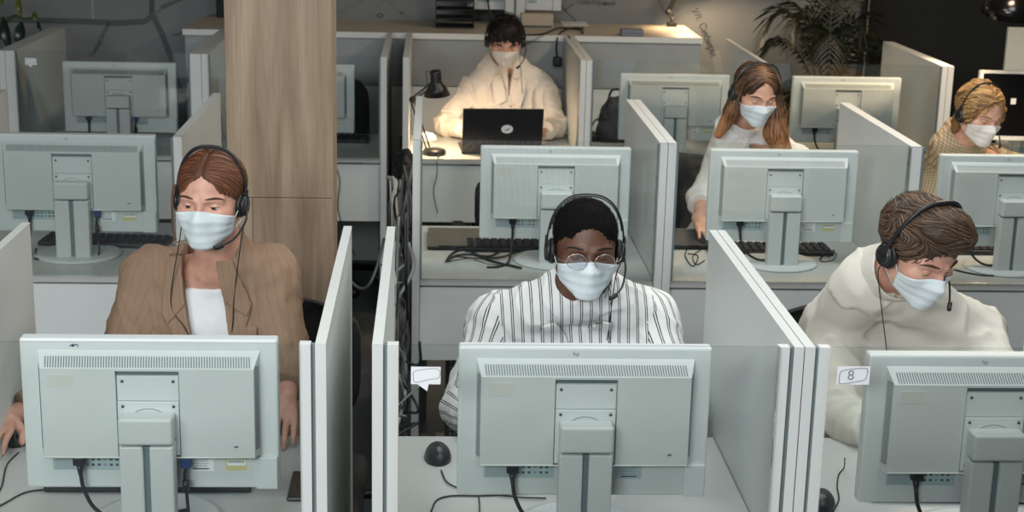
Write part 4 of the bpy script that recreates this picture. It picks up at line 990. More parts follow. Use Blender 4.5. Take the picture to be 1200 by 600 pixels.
# glasses
gl = empty('eyeglasses', H2.c, 'round thin metal framed glasses of the man in the striped shirt', 'glasses'); go = Vector(H2.c)
gm = mat('gold_wire', srgb(190, 180, 170), .25, metal=.9); lens = glass_mat('lens_glass', (.93, .95, .99, 1), 1.6)
for q in (-1, 1):
    mb = MB(); c = (q*3.25, -10.15, -1.0); ring = [Vector(H2.W(c[0]+2.35*math.cos(a), c[1]+.14*abs(q*2.35*math.cos(a)+3.25-0)*.0+abs(c[0]+2.35*math.cos(a)-0)*.12-.3, c[2]+1.95*math.sin(a)))-go for a in np.linspace(0, 2*PI, 25)[:-1]]
    mb.tube(ring, .00085, gm, n=6, res=1, closed=True); fr = mb.build('rim', gl)
    mb = MB(); mid = sum(ring, Vector())/24; mb.add([mid]+ring, [(0, 1+i, 1+(i+1) % 24) for i in range(24)], lens, True); mb.build('lens', fr)
    mb = MB(); mb.tube([Vector(H2.W(q*5.5, -9.7, -1.2))-go, Vector(H2.W(q*7.4, -7.5, -.9))-go, Vector(H2.W(q*8.1, -2, -.6))-go, Vector(H2.W(q*8.1, 1.6, -.9))-go], .0009, gm, n=6); mb.build('temple', gl)
mb = MB(); mb.tube([Vector(H2.W(-1.1, -10.3, -1.1))-go, Vector(H2.W(0, -10.9, -.7))-go, Vector(H2.W(1.1, -10.3, -1.1))-go], .0008, gm, n=6); mb.build('bridge', gl)
# ---- 3: young man in the cream shirt
H3 = Head(atY(1077, 292, 3.50), rot(25, 25, 1), 1.06)
B3 = Body(N=H3.W(0, 4.4, -11.2)+V(-.01, .03, -.01), SL=atY(972, 388, 3.74), SR=atY(1142, 392, 3.74), P=V(1.17, 3.86, .56), EL=atY(985, 490, 3.50), ER=atY(1180, 480, 3.56), WL=V(1.12, 3.24, .79), WR=V(1.28, 3.26, .79), build=1.1)
cream = mat('cream_linen', srgb(216, 212, 200), .9, var=.05, scale=12, bump=.35, bscale=350, spec=.2)
brownh = hair_mat('tousled_brown_hair', srgb(40, 29, 22), srgb(124, 98, 76))
def flow3(L, t):
    x, y, z = L.T; h = np.clip((z-3)/7, 0, 1); fr = np.clip((-y)/6, 0, 1)*h
    return np.stack([.9*fr*1.0+.25*np.sin(y*.9+z*.5), -.9*h+.9*(1-h)+.35*np.sin(x*.9+1), .35*fr-.55*(1-h)+.2*np.sin(x*1.3+y)], 1)
hair3 = short_hair((8.1, 9.9, 8.8), (0, 1.8, 3.9), ((0, -10.8, -3.9), (6.5, 6.2, 10.0)), brownh, 2600, flow3, .075, cutz=-4, extra=[((0.0, -3.0, 9.6), (7.2, 6.2, 4.0)), ((2.5, -6.4, 8.2), (4.4, 2.8, 2.6)), ((-5, 1, 5), (3.6, 6, 5)), ((5, 1, 5), (3.6, 6, 5))], noise=.003, wav=.12, w=.0011, lift=.005, steps=12)
hd3 = [(V(.5, -1, -.05), V(0, 0, 1), -1, .4), (V(-.3, -1, -.1), V(0, 0, 1), 1, .5)]
r3, S3 = make_person('c', 'young man with tousled brown hair, loose cream shirt, mask and headset, head bent down', H3, B3, fair, shirt_fn(cream, collar='band', open_=.0, fam=.008, loose=.006, fq=24, seed=14), hair3, maskm, dict(up=-24, low=-40, brow=hair_mat('brow_brown2', srgb(70, 50, 36), srgb(90, 66, 50)), bw=.35), hand_dirs=hd3)
headset(H3, 'black headset worn by the young man in the cream shirt', mic=1, top=14.6, wide=9.2, band=.6, tilt=-4, cable=chest_cable(H3, B3, S3, -1, .0, .3))
office_chair(1.17, 3.98, 0, 'black office chair of the young man in the cream shirt', topz=.84)
# ---- 4: man with the laptop
H4 = Head(atY(592, 47, 7.46), rot(1, 24, 0), .98)
B4 = Body(N=H4.W(0, 4.2, -11.5)+V(0, .025, -.01), SL=atY(556, 103, 7.62), SR=atY(635, 103, 7.62), P=V(.36, 7.68, .56), EL=atY(521, 146, 7.5), ER=atY(653, 148, 7.5), WL=V(.22, 7.29, .79), WR=V(.50, 7.29, .79), build=.92)
ivory = mat('ivory_shirt_cotton', srgb(226, 218, 206), .85, var=.04, scale=14, bump=.2, bscale=500, spec=.2)
darkh = hair_mat('dark_messy_hair', srgb(16, 14, 14), srgb(48, 40, 36))
def flow4(L, t):
    x, y, z = L.T; h = np.clip((z-3)/7, 0, 1)
    return np.stack([.5*np.sin(x*1.2+y), -1.0*h+.3, -.9*(1-h*.6)], 1)
hair4 = short_hair((8.1, 9.8, 9.2), (0, 1.6, 4.0), ((0, -10.9, -4.2), (6.3, 6.0, 10.4)), darkh, 900, flow4, .05, cutz=-3, extra=[((0, -3.5, 9.6), (6.0, 6.0, 4.2))], noise=.004, wav=.5, w=.0016, lift=.012, steps=7)
hd4 = [(V(.5, -1, -.1), V(0, 0, 1), -1, .5), (V(-.5, -1, -.1), V(0, 0, 1), 1, .5)]
r4, S4 = make_person('d', 'man with messy dark hair in an ivory shirt, mask and headset, at a black laptop', H4, B4, warmskin, shirt_fn(ivory, collar='shirt', open_=.018, fam=.012, seed=24), hair4, mask2, dict(up=-24, low=-44, brow=hair_mat('brow_dark', srgb(30, 22, 18), srgb(36, 28, 24)), bw=.4), hand_dirs=hd4, hs=.0045, bs=.009)
headset(H4, 'black headset worn by the man with the laptop', mic=1, top=13.6, wide=9.6, cable=chest_cable(H4, B4, S4, 1, -.01, .28))
# ---- 5: woman with long brown hair
H5 = Head(atY(886, 109, 5.60), rot(12, 16, 3), .96)
B5 = Body(N=H5.W(0, 4.2, -12.5)+V(0, .03, -.03), SL=atY(846, 192, 5.78), SR=atY(931, 192, 5.78), P=V(1.19, 5.92, .56), EL=atY(823, 232, 5.70), ER=atY(958, 240, 5.66), WL=V(.985, 5.46, .80), WR=V(1.33, 5.5, .79), build=.98)
wcot = mat('white_blouse_cotton', srgb(226, 224, 220), .85, var=.04, scale=14, bump=.2, bscale=500, spec=.2)
longh = hair_mat('brown_hair_painted_warm', srgb(46, 31, 23), srgb(176, 122, 78))  # brown hair; golden second tone has the warm lamplight painted into the strands
def hair5(root, H):
    k = .01*H.s
    post = [((-6.6, 1, 2), (-8.3, -.5, -8), 2.6, 2.8), ((-8.3, -.5, -8), (-12.0, -1.0, -19), 2.8, 1.3), ((6.6, 0, 3), (8.2, -3.5, -7), 2.8, 3.4), ((8.2, -3.5, -7), (9.0, -6.5, -15), 3.6, 4.2), ((9.0, -6.5, -15), (13.5, -8.5, -24), 4.2, 3.2), ((0, 7, -2), (0, 7, -14), 6, 5.5)]
    S = hair_base(H, r=(8.0, 9.8, 8.6), win=((-.3, -10.4, -1.6), (6.4, 6.7, 10.8)), cutz=-10, post=post)
    ax = grid_for(H.c-V(.2, .18, .30), H.c+V(.2, .18, .17), .0045)
    r = np.random.default_rng(5); sd = hair_seeds(H, S, 800, 5); 
    for a, b, ra, rb in post:
        n = 260; t = r.uniform(0, 1, (n, 1)); d = r.normal(size=(n, 3)); d /= np.linalg.norm(d, axis=1, keepdims=True)
        sd = np.concatenate([sd, H.c+((np.array(a)*(1-t)+np.array(b)*t+d*(ra+(rb-ra)*t))*H.zs*.01*H.s) @ H.R.T])
    def fl(L, t):
        x, y, z = L.T; low = (z < 1)[:, None]; a = part_flow(L, t, .15, 1.2); b = np.stack([np.sign(x)*.22, -.2-0*x, -1+0*x], 1); return np.where(low, b, a)
    mk_hair(H, root, S, longh, 0, fl, .085, axes=ax, seeds=sd, tone=lambda P: np.clip((3-H.loc(P)[:, 2])/20, 0, 1), wav=.12, w=.0016, lift=.004, noise=.0012, base=.25)
hd5 = [(V(.1, -1, -.15), V(0, 0, 1), -1, .5), (V(-.2, -1, -.1), V(0, 0, 1), 1, .5)]
r5, S5 = make_person('e', 'woman with long brown hair in a white blouse, masked, headset on, reaching for a mouse', H5, B5, warmskin, shirt_fn(wcot, collar='shirt', open_=.11, fam=.006, seed=33, loose=.006, name='blouse', cuff=-.16, wr=(0,)), hair5, maskm, dict(up=-20, low=-38, brow=hair_mat('brow_auburn', srgb(80, 54, 38), srgb(90, 66, 50)), bw=.32), hand_dirs=hd5, hs=.004, bs=.008)
headset(H5, 'black headset worn by the woman with long brown hair', mic=0, top=13.4, wide=9.9, band=.3, white_in=True)
office_chair(1.02, 6.0, 0, 'black office chair of the woman with long brown hair', topz=.90)
# ---- 6: blonde woman
H6 = Head(atY(1148, 133, 5.60), rot(20, 14, 5), .96)
B6 = Body(N=H6.W(0, 4.2, -12.5)+V(0, .03, -.03), SL=atY(1102, 200, 5.78), SR=atY(1186, 202, 5.78), P=V(2.03, 5.92, .56), EL=atY(1088, 250, 5.68), ER=atY(1205, 252, 5.66), WL=V(1.93, 5.48, .79), WR=V(2.18, 5.48, .79), build=1.0)
check = stripe_mat('beige_checked_cloth', srgb(196, 174, 142), srgb(92, 74, 56), 'check')
blond = hair_mat('golden_blonde_hair', srgb(110, 76, 42), srgb(236, 190, 126))
def hair6(root, H):
    S = hair_base(H, r=(8.3, 9.9, 8.9), win=((0.6, -10.4, -1.6), (6.5, 6.4, 10.8)), cutz=-6, post=[((0, 4.0, 11.4), (3.8, 3.6, 2.2)), ((-6.8, -2.2, 1), (2.0, 3, 4.5)), ((6.8, -2.8, 1), (2.0, 3, 4.5)), ((-6.8, 3.0, -6), (1.6, 2.2, 5))])
    def fl(L, t): a = part_flow(L, t, .8, .6); a[:, 0] += .5*np.sin(L[:, 2]*1.3+L[:, 1]); a[:, 2] += .5*np.sin(L[:, 1]*1.1); return a
    mk_hair(H, root, S, blond, 2200, fl, .06, axes=hair_axes(H, step=.004), wav=.25, w=.0011, lift=.006, noise=.002, base=.05)
hd6 = hd5
r6, S6 = make_person('f', 'blonde woman in a beige checked blazer, masked, headset on, looking down to the right', H6, B6, warmskin, blazer_fn(check, check, teem, vee=.2, vw=.045, bot=.15), hair6, mask2, dict(up=-18, low=-36, brow=hair_mat('brow_blond', srgb(140, 100, 66), srgb(150, 110, 76)), bw=.3), hand_dirs=hd6, hs=.004, bs=.008)
headset(H6, 'black headset worn by the blonde woman', mic=1, top=13.6, wide=9.2, band=.3)
office_chair(2.03, 6.02, 0, 'black office chair of the blonde woman', topz=.92)
# empty chairs
office_chair(-.53, 7.40, 0, 'empty black office chair behind the half hidden monitor', topz=1.02)
office_chair(.40, 5.97, 0, 'empty black office chair behind the empty middle desk', topz=.82)
# ------------------------------------------------------------------ things on and around the desks
def keyboard(x, y, rz, label, z=DZ):
    t = empty('keyboard', (x, y, z), label, 'keyboard', 'black keyboards', rz)
    mb = MB(); mb.box((0, 0, .009), (.44, .135, .016), blackp, .004); mb.build('tray', t)
    mb = MB()
    for r in range(5):
        for c in range(15): mb.box((-.2+.0285*c+.004*(r % 2), -.048+.024*r, .019), (.022, .019, .007), blackm, .0015, seg=1)
    k = mb.build('keys', t); k['kind'] = 'stuff'; return t
def mouse(x, y, rz, label, cable=None, z=DZ):
    t = empty('computer_mouse', (x, y, z), label, 'mouse', 'black mice', rz)
    b = bmesh.new(); bmesh.ops.create_uvsphere(b, u_segments=24, v_segments=16, radius=1)
    for v in b.verts: v.co = Vector((v.co.x*.031*(1-.08*v.co.y), v.co.y*.056, max(-.02, v.co.z*.036*(1-.15*v.co.y))))
    bmesh.ops.translate(b, vec=(0, 0, .0), verts=b.verts)
    for v in b.verts: v.co.z = max(0, v.co.z)
    mb = MB(); mb.bm(b, blackp, True); mb.build('shell', t)
    mb = MB(); mb.lathe([(0, -.004), (.009, -.004), (.009, .004), (0, .004)], greyc, c=(0, -.03, .027), n=14, rot=Matrix.Rotation(PI/2, 3, 'Y')); mb.build('wheel', t)
    mb = MB(); mb.span((-.0006, -.052, .02), (.0006, -.01, .0355), greyc); mb.build('button_seam', t)
    if cable: mb = MB(); R = Matrix.Rotation(-rz, 3, 'Z'); mb.tube([R @ (Vector(p)-Vector((x, y, z))) for p in cable], .0018, rubber, n=6); mb.build('cable', t)
    return t
def cable(pts, r, m, label, group=None, name='cable'):
    P = [Vector(p) for p in pts]; mb = MB(); mb.tube([p-P[0] for p in P], r, m, n=7, res=6); o = mb.build(name); o.location = P[0]; tag(o, label, 'cable', group); return o
def dsk(pts, z=DZ+.003): return [atZ(x, y, z) for x, y in pts]
def closed_laptop(px, w, d, rz, label, m):
    t = empty('closed_laptop', (px[0], px[1], DZ), label, 'laptop', None, rz)
    mb = MB(); mb.box((0, 0, .0075), (w, d, .009), blackp, .003); mb.build('base', t)
    mb = MB(); mb.box((0, 0, .0152), (w, d, .005), m, .002); mb.build('lid', t)
    mb = MB(); mb.tube([(-w*.3, -d/2, .015), (w*.3, -d/2, .015)], .004, blackp, res=1); mb.build('hinge', t); 
    for sx in (-1, 1):
        for sy in (-1, 1): b = MB(); b.lathe([(.008, 0), (.008, .003)], blackm, c=(sx*w*.4, sy*d*.38, 0), n=10); b.build('foot', t)
    return t
# front row
mouse(*[atZ(513, 536, DZ)[i] for i in (0, 1)], .05, 'black mouse on the white desk left of the striped man\'s monitor', cable=dsk([(517, 551), (524, 565), (540, 573), (552, 574), (600, 582), (640, 584)], DZ+.004))
mouse(*[atZ(962, 592, DZ)[i] for i in (0, 1)], -.25, 'black mouse half hidden beside the post, below the sticker with the number 8')
mouse(*[atZ(22, 515, DZ)[i] for i in (0, 1)], .1, 'black mouse under the red-haired woman\'s hand at the left edge', cable=dsk([(22, 530), (8, 545), (2, 570), (-10, 590)]))
cable(dsk([(60, 573), (30, 577), (5, 590), (-15, 600)]), .002, rubber, 'thin black cable at the bottom left corner of the desk')
cable(dsk([(505, 600), (512, 586), (530, 581), (560, 581), (600, 579), (640, 576)]), .002, rubber, 'thin black cable looping on the desk below the striped man\'s monitor')
cable(dsk([(561, 582), (562, 590), (562, 604)]), .0015, rubber, 'short thin black cable hanging down beside the loop on the striped man\'s desk')
cable([atZ(990, 537, .80), atZ(989, 548, .745)]+dsk([(983, 556), (981, 570), (983, 585), (976, 600)]), .0016, rubber, 'thin black headset cable on the desk left of the right-hand front monitor')
keyboard(atZ(620, 586, DZ)[0]+.09, 3.21, 0, 'black keyboard below the monitor of the man in the striped shirt')
keyboard(atZ(1112, 580, DZ)[0]+.035, 3.12, -.03, 'black keyboard below the right-hand front monitor')
keyboard(-.60, 3.17, 0, 'black keyboard in front of the woman in the brown blazer')
t = empty('smartphone', (-.275, 3.13, DZ), 'dark smartphone on the desk beside the right post of the brown-blazer woman', 'phone'); mb = MB(); mb.box((0, 0, .006), (.05, .15, .010), blackp, .004); mb.build('case', t); mb = MB(); mb.box((0, 0, .0115), (.044, .138, .0008), darkscreen); mb.build('glass_front', t)
t = empty('paper_note', atZ(187, 596, DZ), 'pale green paper slip under the left front monitor', 'paper'); mb = MB(); mb.box((0, 0, .001), (.04, .05, .0012), mat('green_paper', srgb(190, 225, 210), .7)); mb.build('sheet', t)
# middle row
closed_laptop((.085, 5.36), .19, .27, 0, 'closed grey-brown laptop on the empty middle desk, left of the monitor', mat('warm_grey_lid', srgb(122, 116, 106), .4, metal=.3))
closed_laptop((.885, 5.395), .22, .25, 0, 'closed dark laptop on the long-haired woman\'s desk beside the partition', mat('dark_grey_lid', srgb(62, 62, 64), .4))
keyboard(.34, 5.27, 0, 'black keyboard under the monitor on the empty middle desk'); keyboard(1.2, 5.26, 0, 'black keyboard under the long-haired woman\'s monitor'); keyboard(-1.13, 5.28, -.08, 'black keyboard behind the left monitor next to the red-haired woman\'s shoulder'); keyboard(-.52, 7.33, 0, 'black keyboard beside the monitor half hidden by the column'); keyboard(1.95, 5.3, 0, 'black keyboard under the blonde woman\'s monitor')
mouse(.985, 5.33, .2, 'black mouse under the long-haired woman\'s hand', cable=dsk([(822, 292), (812, 300), (816, 310), (826, 305)]))
G = 'cables on the empty middle desk'
for k, pts in enumerate([[(600, 270), (594, 287), (575, 300), (550, 298), (533, 300), (523, 306)], [(523, 306), (530, 297), (545, 292), (562, 300), (580, 307), (611, 314)], [(523, 306), (535, 301), (560, 303), (585, 302), (608, 294)], [(608, 294), (590, 300), (565, 303), (545, 303), (525, 307)], [(555, 304), (570, 309), (585, 311)]]):
    cable(dsk(pts, DZ+.004+.002*k), (.0042, .0042, .003, .002, .0015)[k], rubber, ['thick black power cable from the monitor plug on the empty middle desk', 'thick black cable crossing the empty middle desk towards the striped man\'s head', 'black cable in the bundle on the empty middle desk, upper one', 'thin black cable alongside the bundle on the empty middle desk', 'thinnest short cable on the empty middle desk'][k], G)
cable(dsk([(42, 292), (44, 300), (60, 303), (85, 301), (105, 297), (113, 288)], DZ+.005), .0045, rubber, 'thick black cable looped before the stand of the left middle monitor')
cable(dsk([(40, 303), (65, 306), (90, 305), (108, 300), (107, 305), (120, 300)], DZ+.004), .003, rubber, 'thinner black cable under the loop before the left middle monitor')
cable(dsk([(872, 298), (885, 306), (905, 308), (922, 309), (940, 308)], DZ+.006), .0045, rubber, 'thick black cable running to the foot of the long-haired woman\'s monitor')
cable(dsk([(880, 314), (900, 312), (925, 309), (940, 310)], DZ+.004), .003, rubber, 'second black cable lying before the long-haired woman\'s monitor')
cable(dsk([(960, 304), (968, 296), (980, 297), (975, 305), (962, 306), (966, 299), (978, 293), (970, 302)], DZ+.003), .0016, blackp, 'small coil of thin black wire right of the long-haired woman\'s monitor stand')
cable(dsk([(1118, 316), (1135, 320), (1160, 323), (1205, 321)], DZ+.003), .003, rubber, 'black cable lying in front of the blonde woman\'s monitor stand')
cable(dsk([(806, 290), (803, 300), (812, 312), (818, 300), (806, 297)], DZ+.003), .002, rubber, 'thin tangled black cable on the long-haired woman\'s desk by the partition')
# back row: laptop, lamps, bag
t = empty('laptop', (.325, 7.03, DZ), 'open black laptop with a white oval emblem on its lid, back row', 'laptop', None, math.radians(3))
mb = MB(); mb.box((0, .125, .010), (.37, .25, .016), blackp, .004); mb.build('base', t)
mb = MB(); Rl = Matrix.Rotation(math.radians(14), 3, 'X'); mb.box(Rl @ Vector((0, 0, .108))+Vector((0, 0, .014)), (.372, .007, .215), mat('black_lid', srgb(38, 40, 44), .32), .003, rot=Rl); ld = mb.build('lid', t)
mb = MB(); mb.box(Rl @ Vector((0, .0042, .11))+Vector((0, 0, .014)), (.35, .0012, .19), screenm, 0, rot=Rl); mb.build('screen', ld)
mb = MB(); c0 = Rl @ Vector((.02, -.0042, .115))+Vector((0, 0, .014)); vs = [c0+Rl @ Vector((.027*math.cos(a), 0, .021*math.sin(a))) for a in np.linspace(0, 2*PI, 29)[:-1]]; vs2 = [v+Rl @ Vector((0, .001, 0)) for v in vs]
mb.add(vs+vs2, [tuple(range(28)), tuple(range(28, 56))[::-1]]+[(i, (i+1) % 28, 28+(i+1) % 28, 28+i) for i in range(28)], paper)
mk = [(-.016, -.004), (0, .0), (.014, .008), (.006, -.003), (-.004, -.006)]; mb.add([c0+Rl @ Vector((a, -.0006, b)) for a, b in mk], [(0, 1, 2, 3, 4)], inkm); mb.build('emblem', ld, 'white oval emblem with a dark mark')
mb = MB()
for r in range(5):
    for c in range(13): mb.box((-.15+.025*c, .09+.022*r, .0195), (.021, .018, .003), blackm)
k = mb.build('keys', t); k['kind'] = 'stuff'
def desk_lamp(loc, J, head_dir, label, on=0, sc=1.0, base=True, shade_r=.06):
    t = empty('desk_lamp', loc, label, 'lamp', 'black jointed desk lamps'); o = Vector(loc); J = [Vector(j)-o for j in J]
    if base: mb = MB(); mb.lathe([(0, 0), (.052, 0), (.055, .008), (.053, .02), (.046, .026), (0, .028)], blackp, n=36); mb.build('base', t)
    else: mb = MB(); mb.box((0, 0, .012), (.05, .05, .024), blackm, .004); mb.tube([(0, 0, .0), (0, 0, .05)], .009, blackm, res=1); mb.build('clamp', t)
    for a, b, nm in ((J[0], J[1], 'lower_arm'), (J[1], J[2], 'upper_arm')):
        mb = MB(); s = (b-a).cross(Vector((0, 1, 0))).normalized()*.008
        for q in (-1, 1): mb.tube([a+s*q, b+s*q], .0038, blackp, n=6, res=1)
        for i in range(0): pass
        mb.lathe([(0, -.011), (.014, -.011), (.014, .011), (0, .011)], blackm, c=b, n=16, rot=Matrix.Rotation(PI/2, 3, 'X')); mb.build(nm, t)
    d = Vector(head_dir).normalized(); R = d.to_track_quat('Z', 'Y').to_matrix(); h = J[2]
    mb = MB(); mb.lathe([(.0, -.052), (.022, -.05), (.026, -.042), (.026, .0), (.03, .012), (shade_r*.72, .03), (shade_r, .066), (shade_r*.99, .066), (shade_r*.7, .033), (.024, .014), (0, .012)], blackp, c=h, n=32, rot=R); mb.build('lamp_shade', t)
    if on:
        mb = MB(); b = mat('warm_bulb', (1, 1, 1, 1), .3, emit=((1, .72, .42, 1), 60)); mb.lathe([(0, .014), (.012, .018), (.022, .036), (.018, .052), (0, .058)], b, c=h, n=16, rot=R); mb.build('bulb', t)
        l = bpy.data.lights.new('lamp_light', 'SPOT'); l.energy = on; l.color = (1, .70, .42); l.spot_size = math.radians(155); l.spot_blend = .5; l.shadow_soft_size = .03
        lo = bpy.data.objects.new('lamp_light', l); COL.objects.link(lo); lo.parent = t; lo.location = h+d*.066; lo.rotation_euler = (-(d+Vector((.35, .15, 0)))).to_track_quat('Z', 'Y').to_euler()
    mb = MB(); mb.tube([J[2]+Vector((-.02, 0, .03)), J[2]+Vector((-.045, 0, .045)), J[1]*.3+J[2]*.7+Vector((-.01, 0, -.0)), J[1]], .002, rubber, n=6); mb.build('cord', t)
    return t
lb = atZ(509, 181, DZ)
desk_lamp(lb, [Vector(lb)+Vector((-.03, .0, .03)), atY(483, 117, 7.02), Vector(atY(511, 95, 7.02))], (.08, .1, -1), 'black desk lamp with a lit bulb beside the laptop in the back row', on=13, shade_r=.062)
cable([(lb[0]+.02, lb[1]-.03, DZ+.01), atZ(512, 190, DZ+.004), atY(512, 205, 6.896), atY(508, 225, 6.894), atY(513, 250, 6.892)], .0025, rubber, 'black lamp cable hanging over the white desk front in the back row')
cable([atY(392, 192, 6.89), atY(398, 212, 6.888), atY(396, 245, 6.885), atY(405, 275, 6.88), atY(416, 300, 6.87)], .0028, rubber, 'thin black cable hanging over the white desk front right of the oak column')
cl = atZ(787, 31, 1.2)
desk_lamp(cl, [Vector(cl)+Vector((0, 0, .05)), atY(783, 14, cl[1]), Vector(atY(806, -32, cl[1]-.05))], (.05, -.35, -1), 'black jointed lamp clamped on the counter top in front of the mural', on=14, base=False, shade_r=.075)
# big black dome lamp, top right
dl = Vector(atY(1186, 2, 6.9)); t = empty('dome_lamp', dl, 'large glossy black dome lamp at the top right corner', 'lamp')
mb = MB(); gl_b = mat('gloss_black', srgb(14, 14, 16), .18)
mb.lathe([(0, .085), (.03, .08), (.035, .055), (.075, .035), (.11, -.005), (.13, -.055), (.127, -.055), (.105, -.008), (.07, .028), (0, .04)], gl_b, n=40, rot=Matrix.Rotation(.25, 3, 'X')); mb.build('lamp_shade', t)
mb = MB(); mb.tube([(0, 0, .08), (.02, .02, .4), (.35, .1, .75), (.42, .15, .2), (.42, .2, -.66)], .009, blackm); mb.build('arm', t)
mb = MB(); mb.lathe([(0, .03), (.02, .02), (.03, -.01), (.02, -.035), (0, -.04)], mat('warm_bulb', (1, 1, 1, 1)), n=16); mb.build('bulb', t)
l = bpy.data.lights.new('lamp_light', 'SPOT'); l.energy = 34; l.color = (1, .72, .45); l.spot_size = math.radians(150); l.spot_blend = .5; l.shadow_soft_size = .05
lo = bpy.data.objects.new('lamp_light', l); COL.objects.link(lo); lo.parent = t; lo.location = (0, 0, -.06); lo.rotation_euler = Vector((.55, .45, 1)).to_track_quat('Z', 'Y').to_euler()
# things on the counter
t = make_monitor(dict(lit=False)); t.location = (atZ(600, 25, 1.2)[0], 8.34, 1.2); tag(t, 'grey monitor on the counter, cut by the top edge above the laptop man', 'monitor', 'office monitors seen from behind')
bx = atZ(628, 32, 1.2); t = empty('desk_box', (bx[0], 8.2, 1.2), 'small beige box on the counter right of the laptop man\'s head', 'box'); mb = MB(); mb.box((0, 0, .04), (.17, .09, .08), mat('beige_card', srgb(176, 164, 146), .7), .004); mb.build('body', t); mb = MB(); mb.box((.0, -.046, .014), (.16, .003, .012), inkm); mb.build('slot', t)
bx = atZ(533, 34, 1.2); t = empty('letter_tray', (bx[0], 8.22, 1.2), 'black letter tray stack on the counter left of the laptop man\'s head', 'tray')
for k in range(4):
    mb = MB(); mb.box((0, 0, .006+.045*k), (.2, .2, .005), blackm, .001)
    for sx in (-1, 1): mb.box((sx*.099, 0, .024+.045*k), (.004, .2, .038), blackm, .001)
    mb.build('shelf', t)
bx = atZ(740, 42, 1.2); t = empty('power_adapter', bx, 'small blue-grey box lying on the counter top', 'box'); mb = MB(); mb.box((0, 0, .018), (.115, .07, .034), mat('blue_grey_plastic', srgb(112, 118, 128), .5), .004); mb.build('case', t)
mb = MB(); mb.box((0, 0, .0), (.114, .0715, .002), inkm); o = mb.build('seam', t); o.location = (0, 0, .018)
bx = atZ(674, 29, 1.2); t = empty('paper_sheet', bx, 'white paper sheet on the counter behind the cables', 'paper'); mb = MB(); mb.box((0, .05, .0015), (.14, .2, .002), paper); mb.build('sheet', t)
cable([atZ(612, 41, 1.21), atZ(635, 40, 1.21), atZ(655, 33, 1.215), atZ(680, 35, 1.21), atZ(683, 39, 1.205)], .005, rubber, 'black cable winding along the front of the counter top')
t = cable([atZ(684, 33, 1.205), atZ(668, 33, 1.21), atZ(657, 38, 1.206), atY(653, 46, 7.868), atY(652, 58, 7.866), atY(653, 68, 7.866)], .0045, rubber, 'black cable with a plug hanging over the counter edge beside the laptop man')
mb = MB(); p = Vector(atY(653, 72, 7.862))-t.location; mb.box(p, (.045, .035, .05), mat('navy_plug', srgb(26, 28, 44), .5), .01, seg=3); mb.build('plug', t)
cable([atY(666, 42, 7.84), atY(672, 52, 7.6), atY(680, 62, 7.3), atY(688, 72, 7.0)], .004, rubber, 'black cable lying along the top of the partition right of the laptop man')
# dark bag in the neighbouring bay
bg = SDF(); bc = V(.885, 7.40, DZ); bg.u(cone(bc+V(-.03, 0, .05), bc+V(.05, 0, .05), .05, .05), .02); bg.u(ell(bc+V(.01, .02, .12), (.075, .05, .10)), .03); bg.off(fold(.010, 60, 6)); bg.inter((lambda X, Y, Z: DZ+.001-Z, None, None), .004)
t = empty('cloth_bag', tuple(bc), 'crumpled dark bag on the back desk right of the warm-lit partition', 'bag'); o = sdf_mesh('bag_body', bg, grid_for(bc-V(.14, .12, .01), bc+V(.15, .12, .26), .006), mat('charcoal_cloth', srgb(58, 58, 66), .9, bump=.3), t)[0]; o.location = -Vector(bc)
mb = MB(); mb.tube([(-.04, -.04, .18), (-.02, -.05, .26), (.04, -.03, .25), (.05, -.03, .17)], .006, blackm); mb.build('handle', t)
t = cable([atZ(692, 150, .80), atZ(700, 140, .80), atZ(712, 155, .76), atZ(722, 160, .75), atZ(700, 164, .745)], .005, rubber, 'black cable coiled in front of the dark bag')
t = empty('power_brick', atZ(694, 165, DZ), 'black power brick on the back desk in front of the dark bag', 'adapter'); mb = MB(); mb.box((0, 0, .02), (.06, .09, .038), blackp, .008); mb.build('case', t); mb = MB(); mb.tube([(0, .04, .02), (.01, .09, .03), (.04, .12, .01)], .004, rubber); mb.build('lead', t)
tc_ = V(*atZ(500, 166, DZ)); tS = SDF(); tS.u(ell(tc_+V(0, 0, .018), (.045, .03, .028)), .01); tS.off(lambda X, Y, Z: .010*smooth_noise(X, Y, Z, 130, 5)); tS.inter((lambda X, Y, Z: DZ+.001-Z, None, None), .002)
t = empty('paper_tissue', tuple(tc_), 'crumpled white tissue in the lamp light beside the lamp base', 'tissue'); o = sdf_mesh('sheet', tS, grid_for(tc_-V(.07, .06, .01), tc_+V(.07, .06, .07), .003), paper, t)[0]; o.location = -Vector(tc_)
# black screen, far right
t = make_monitor(dict(lit=False, plug=2)); t.location = (2.84, 7.16, DZ); t.rotation_euler = (0, 0, PI-.05); tag(t, 'monitor with a black screen facing us at the right edge, behind the blonde woman', 'monitor')
st = MB(); st.span((-.012, -.0005, -.014), (.012, .0005, .014), paper); st = st.build('screen_sticker', t, 'tiny white sticker'); st.location = (.085, .031, .27)
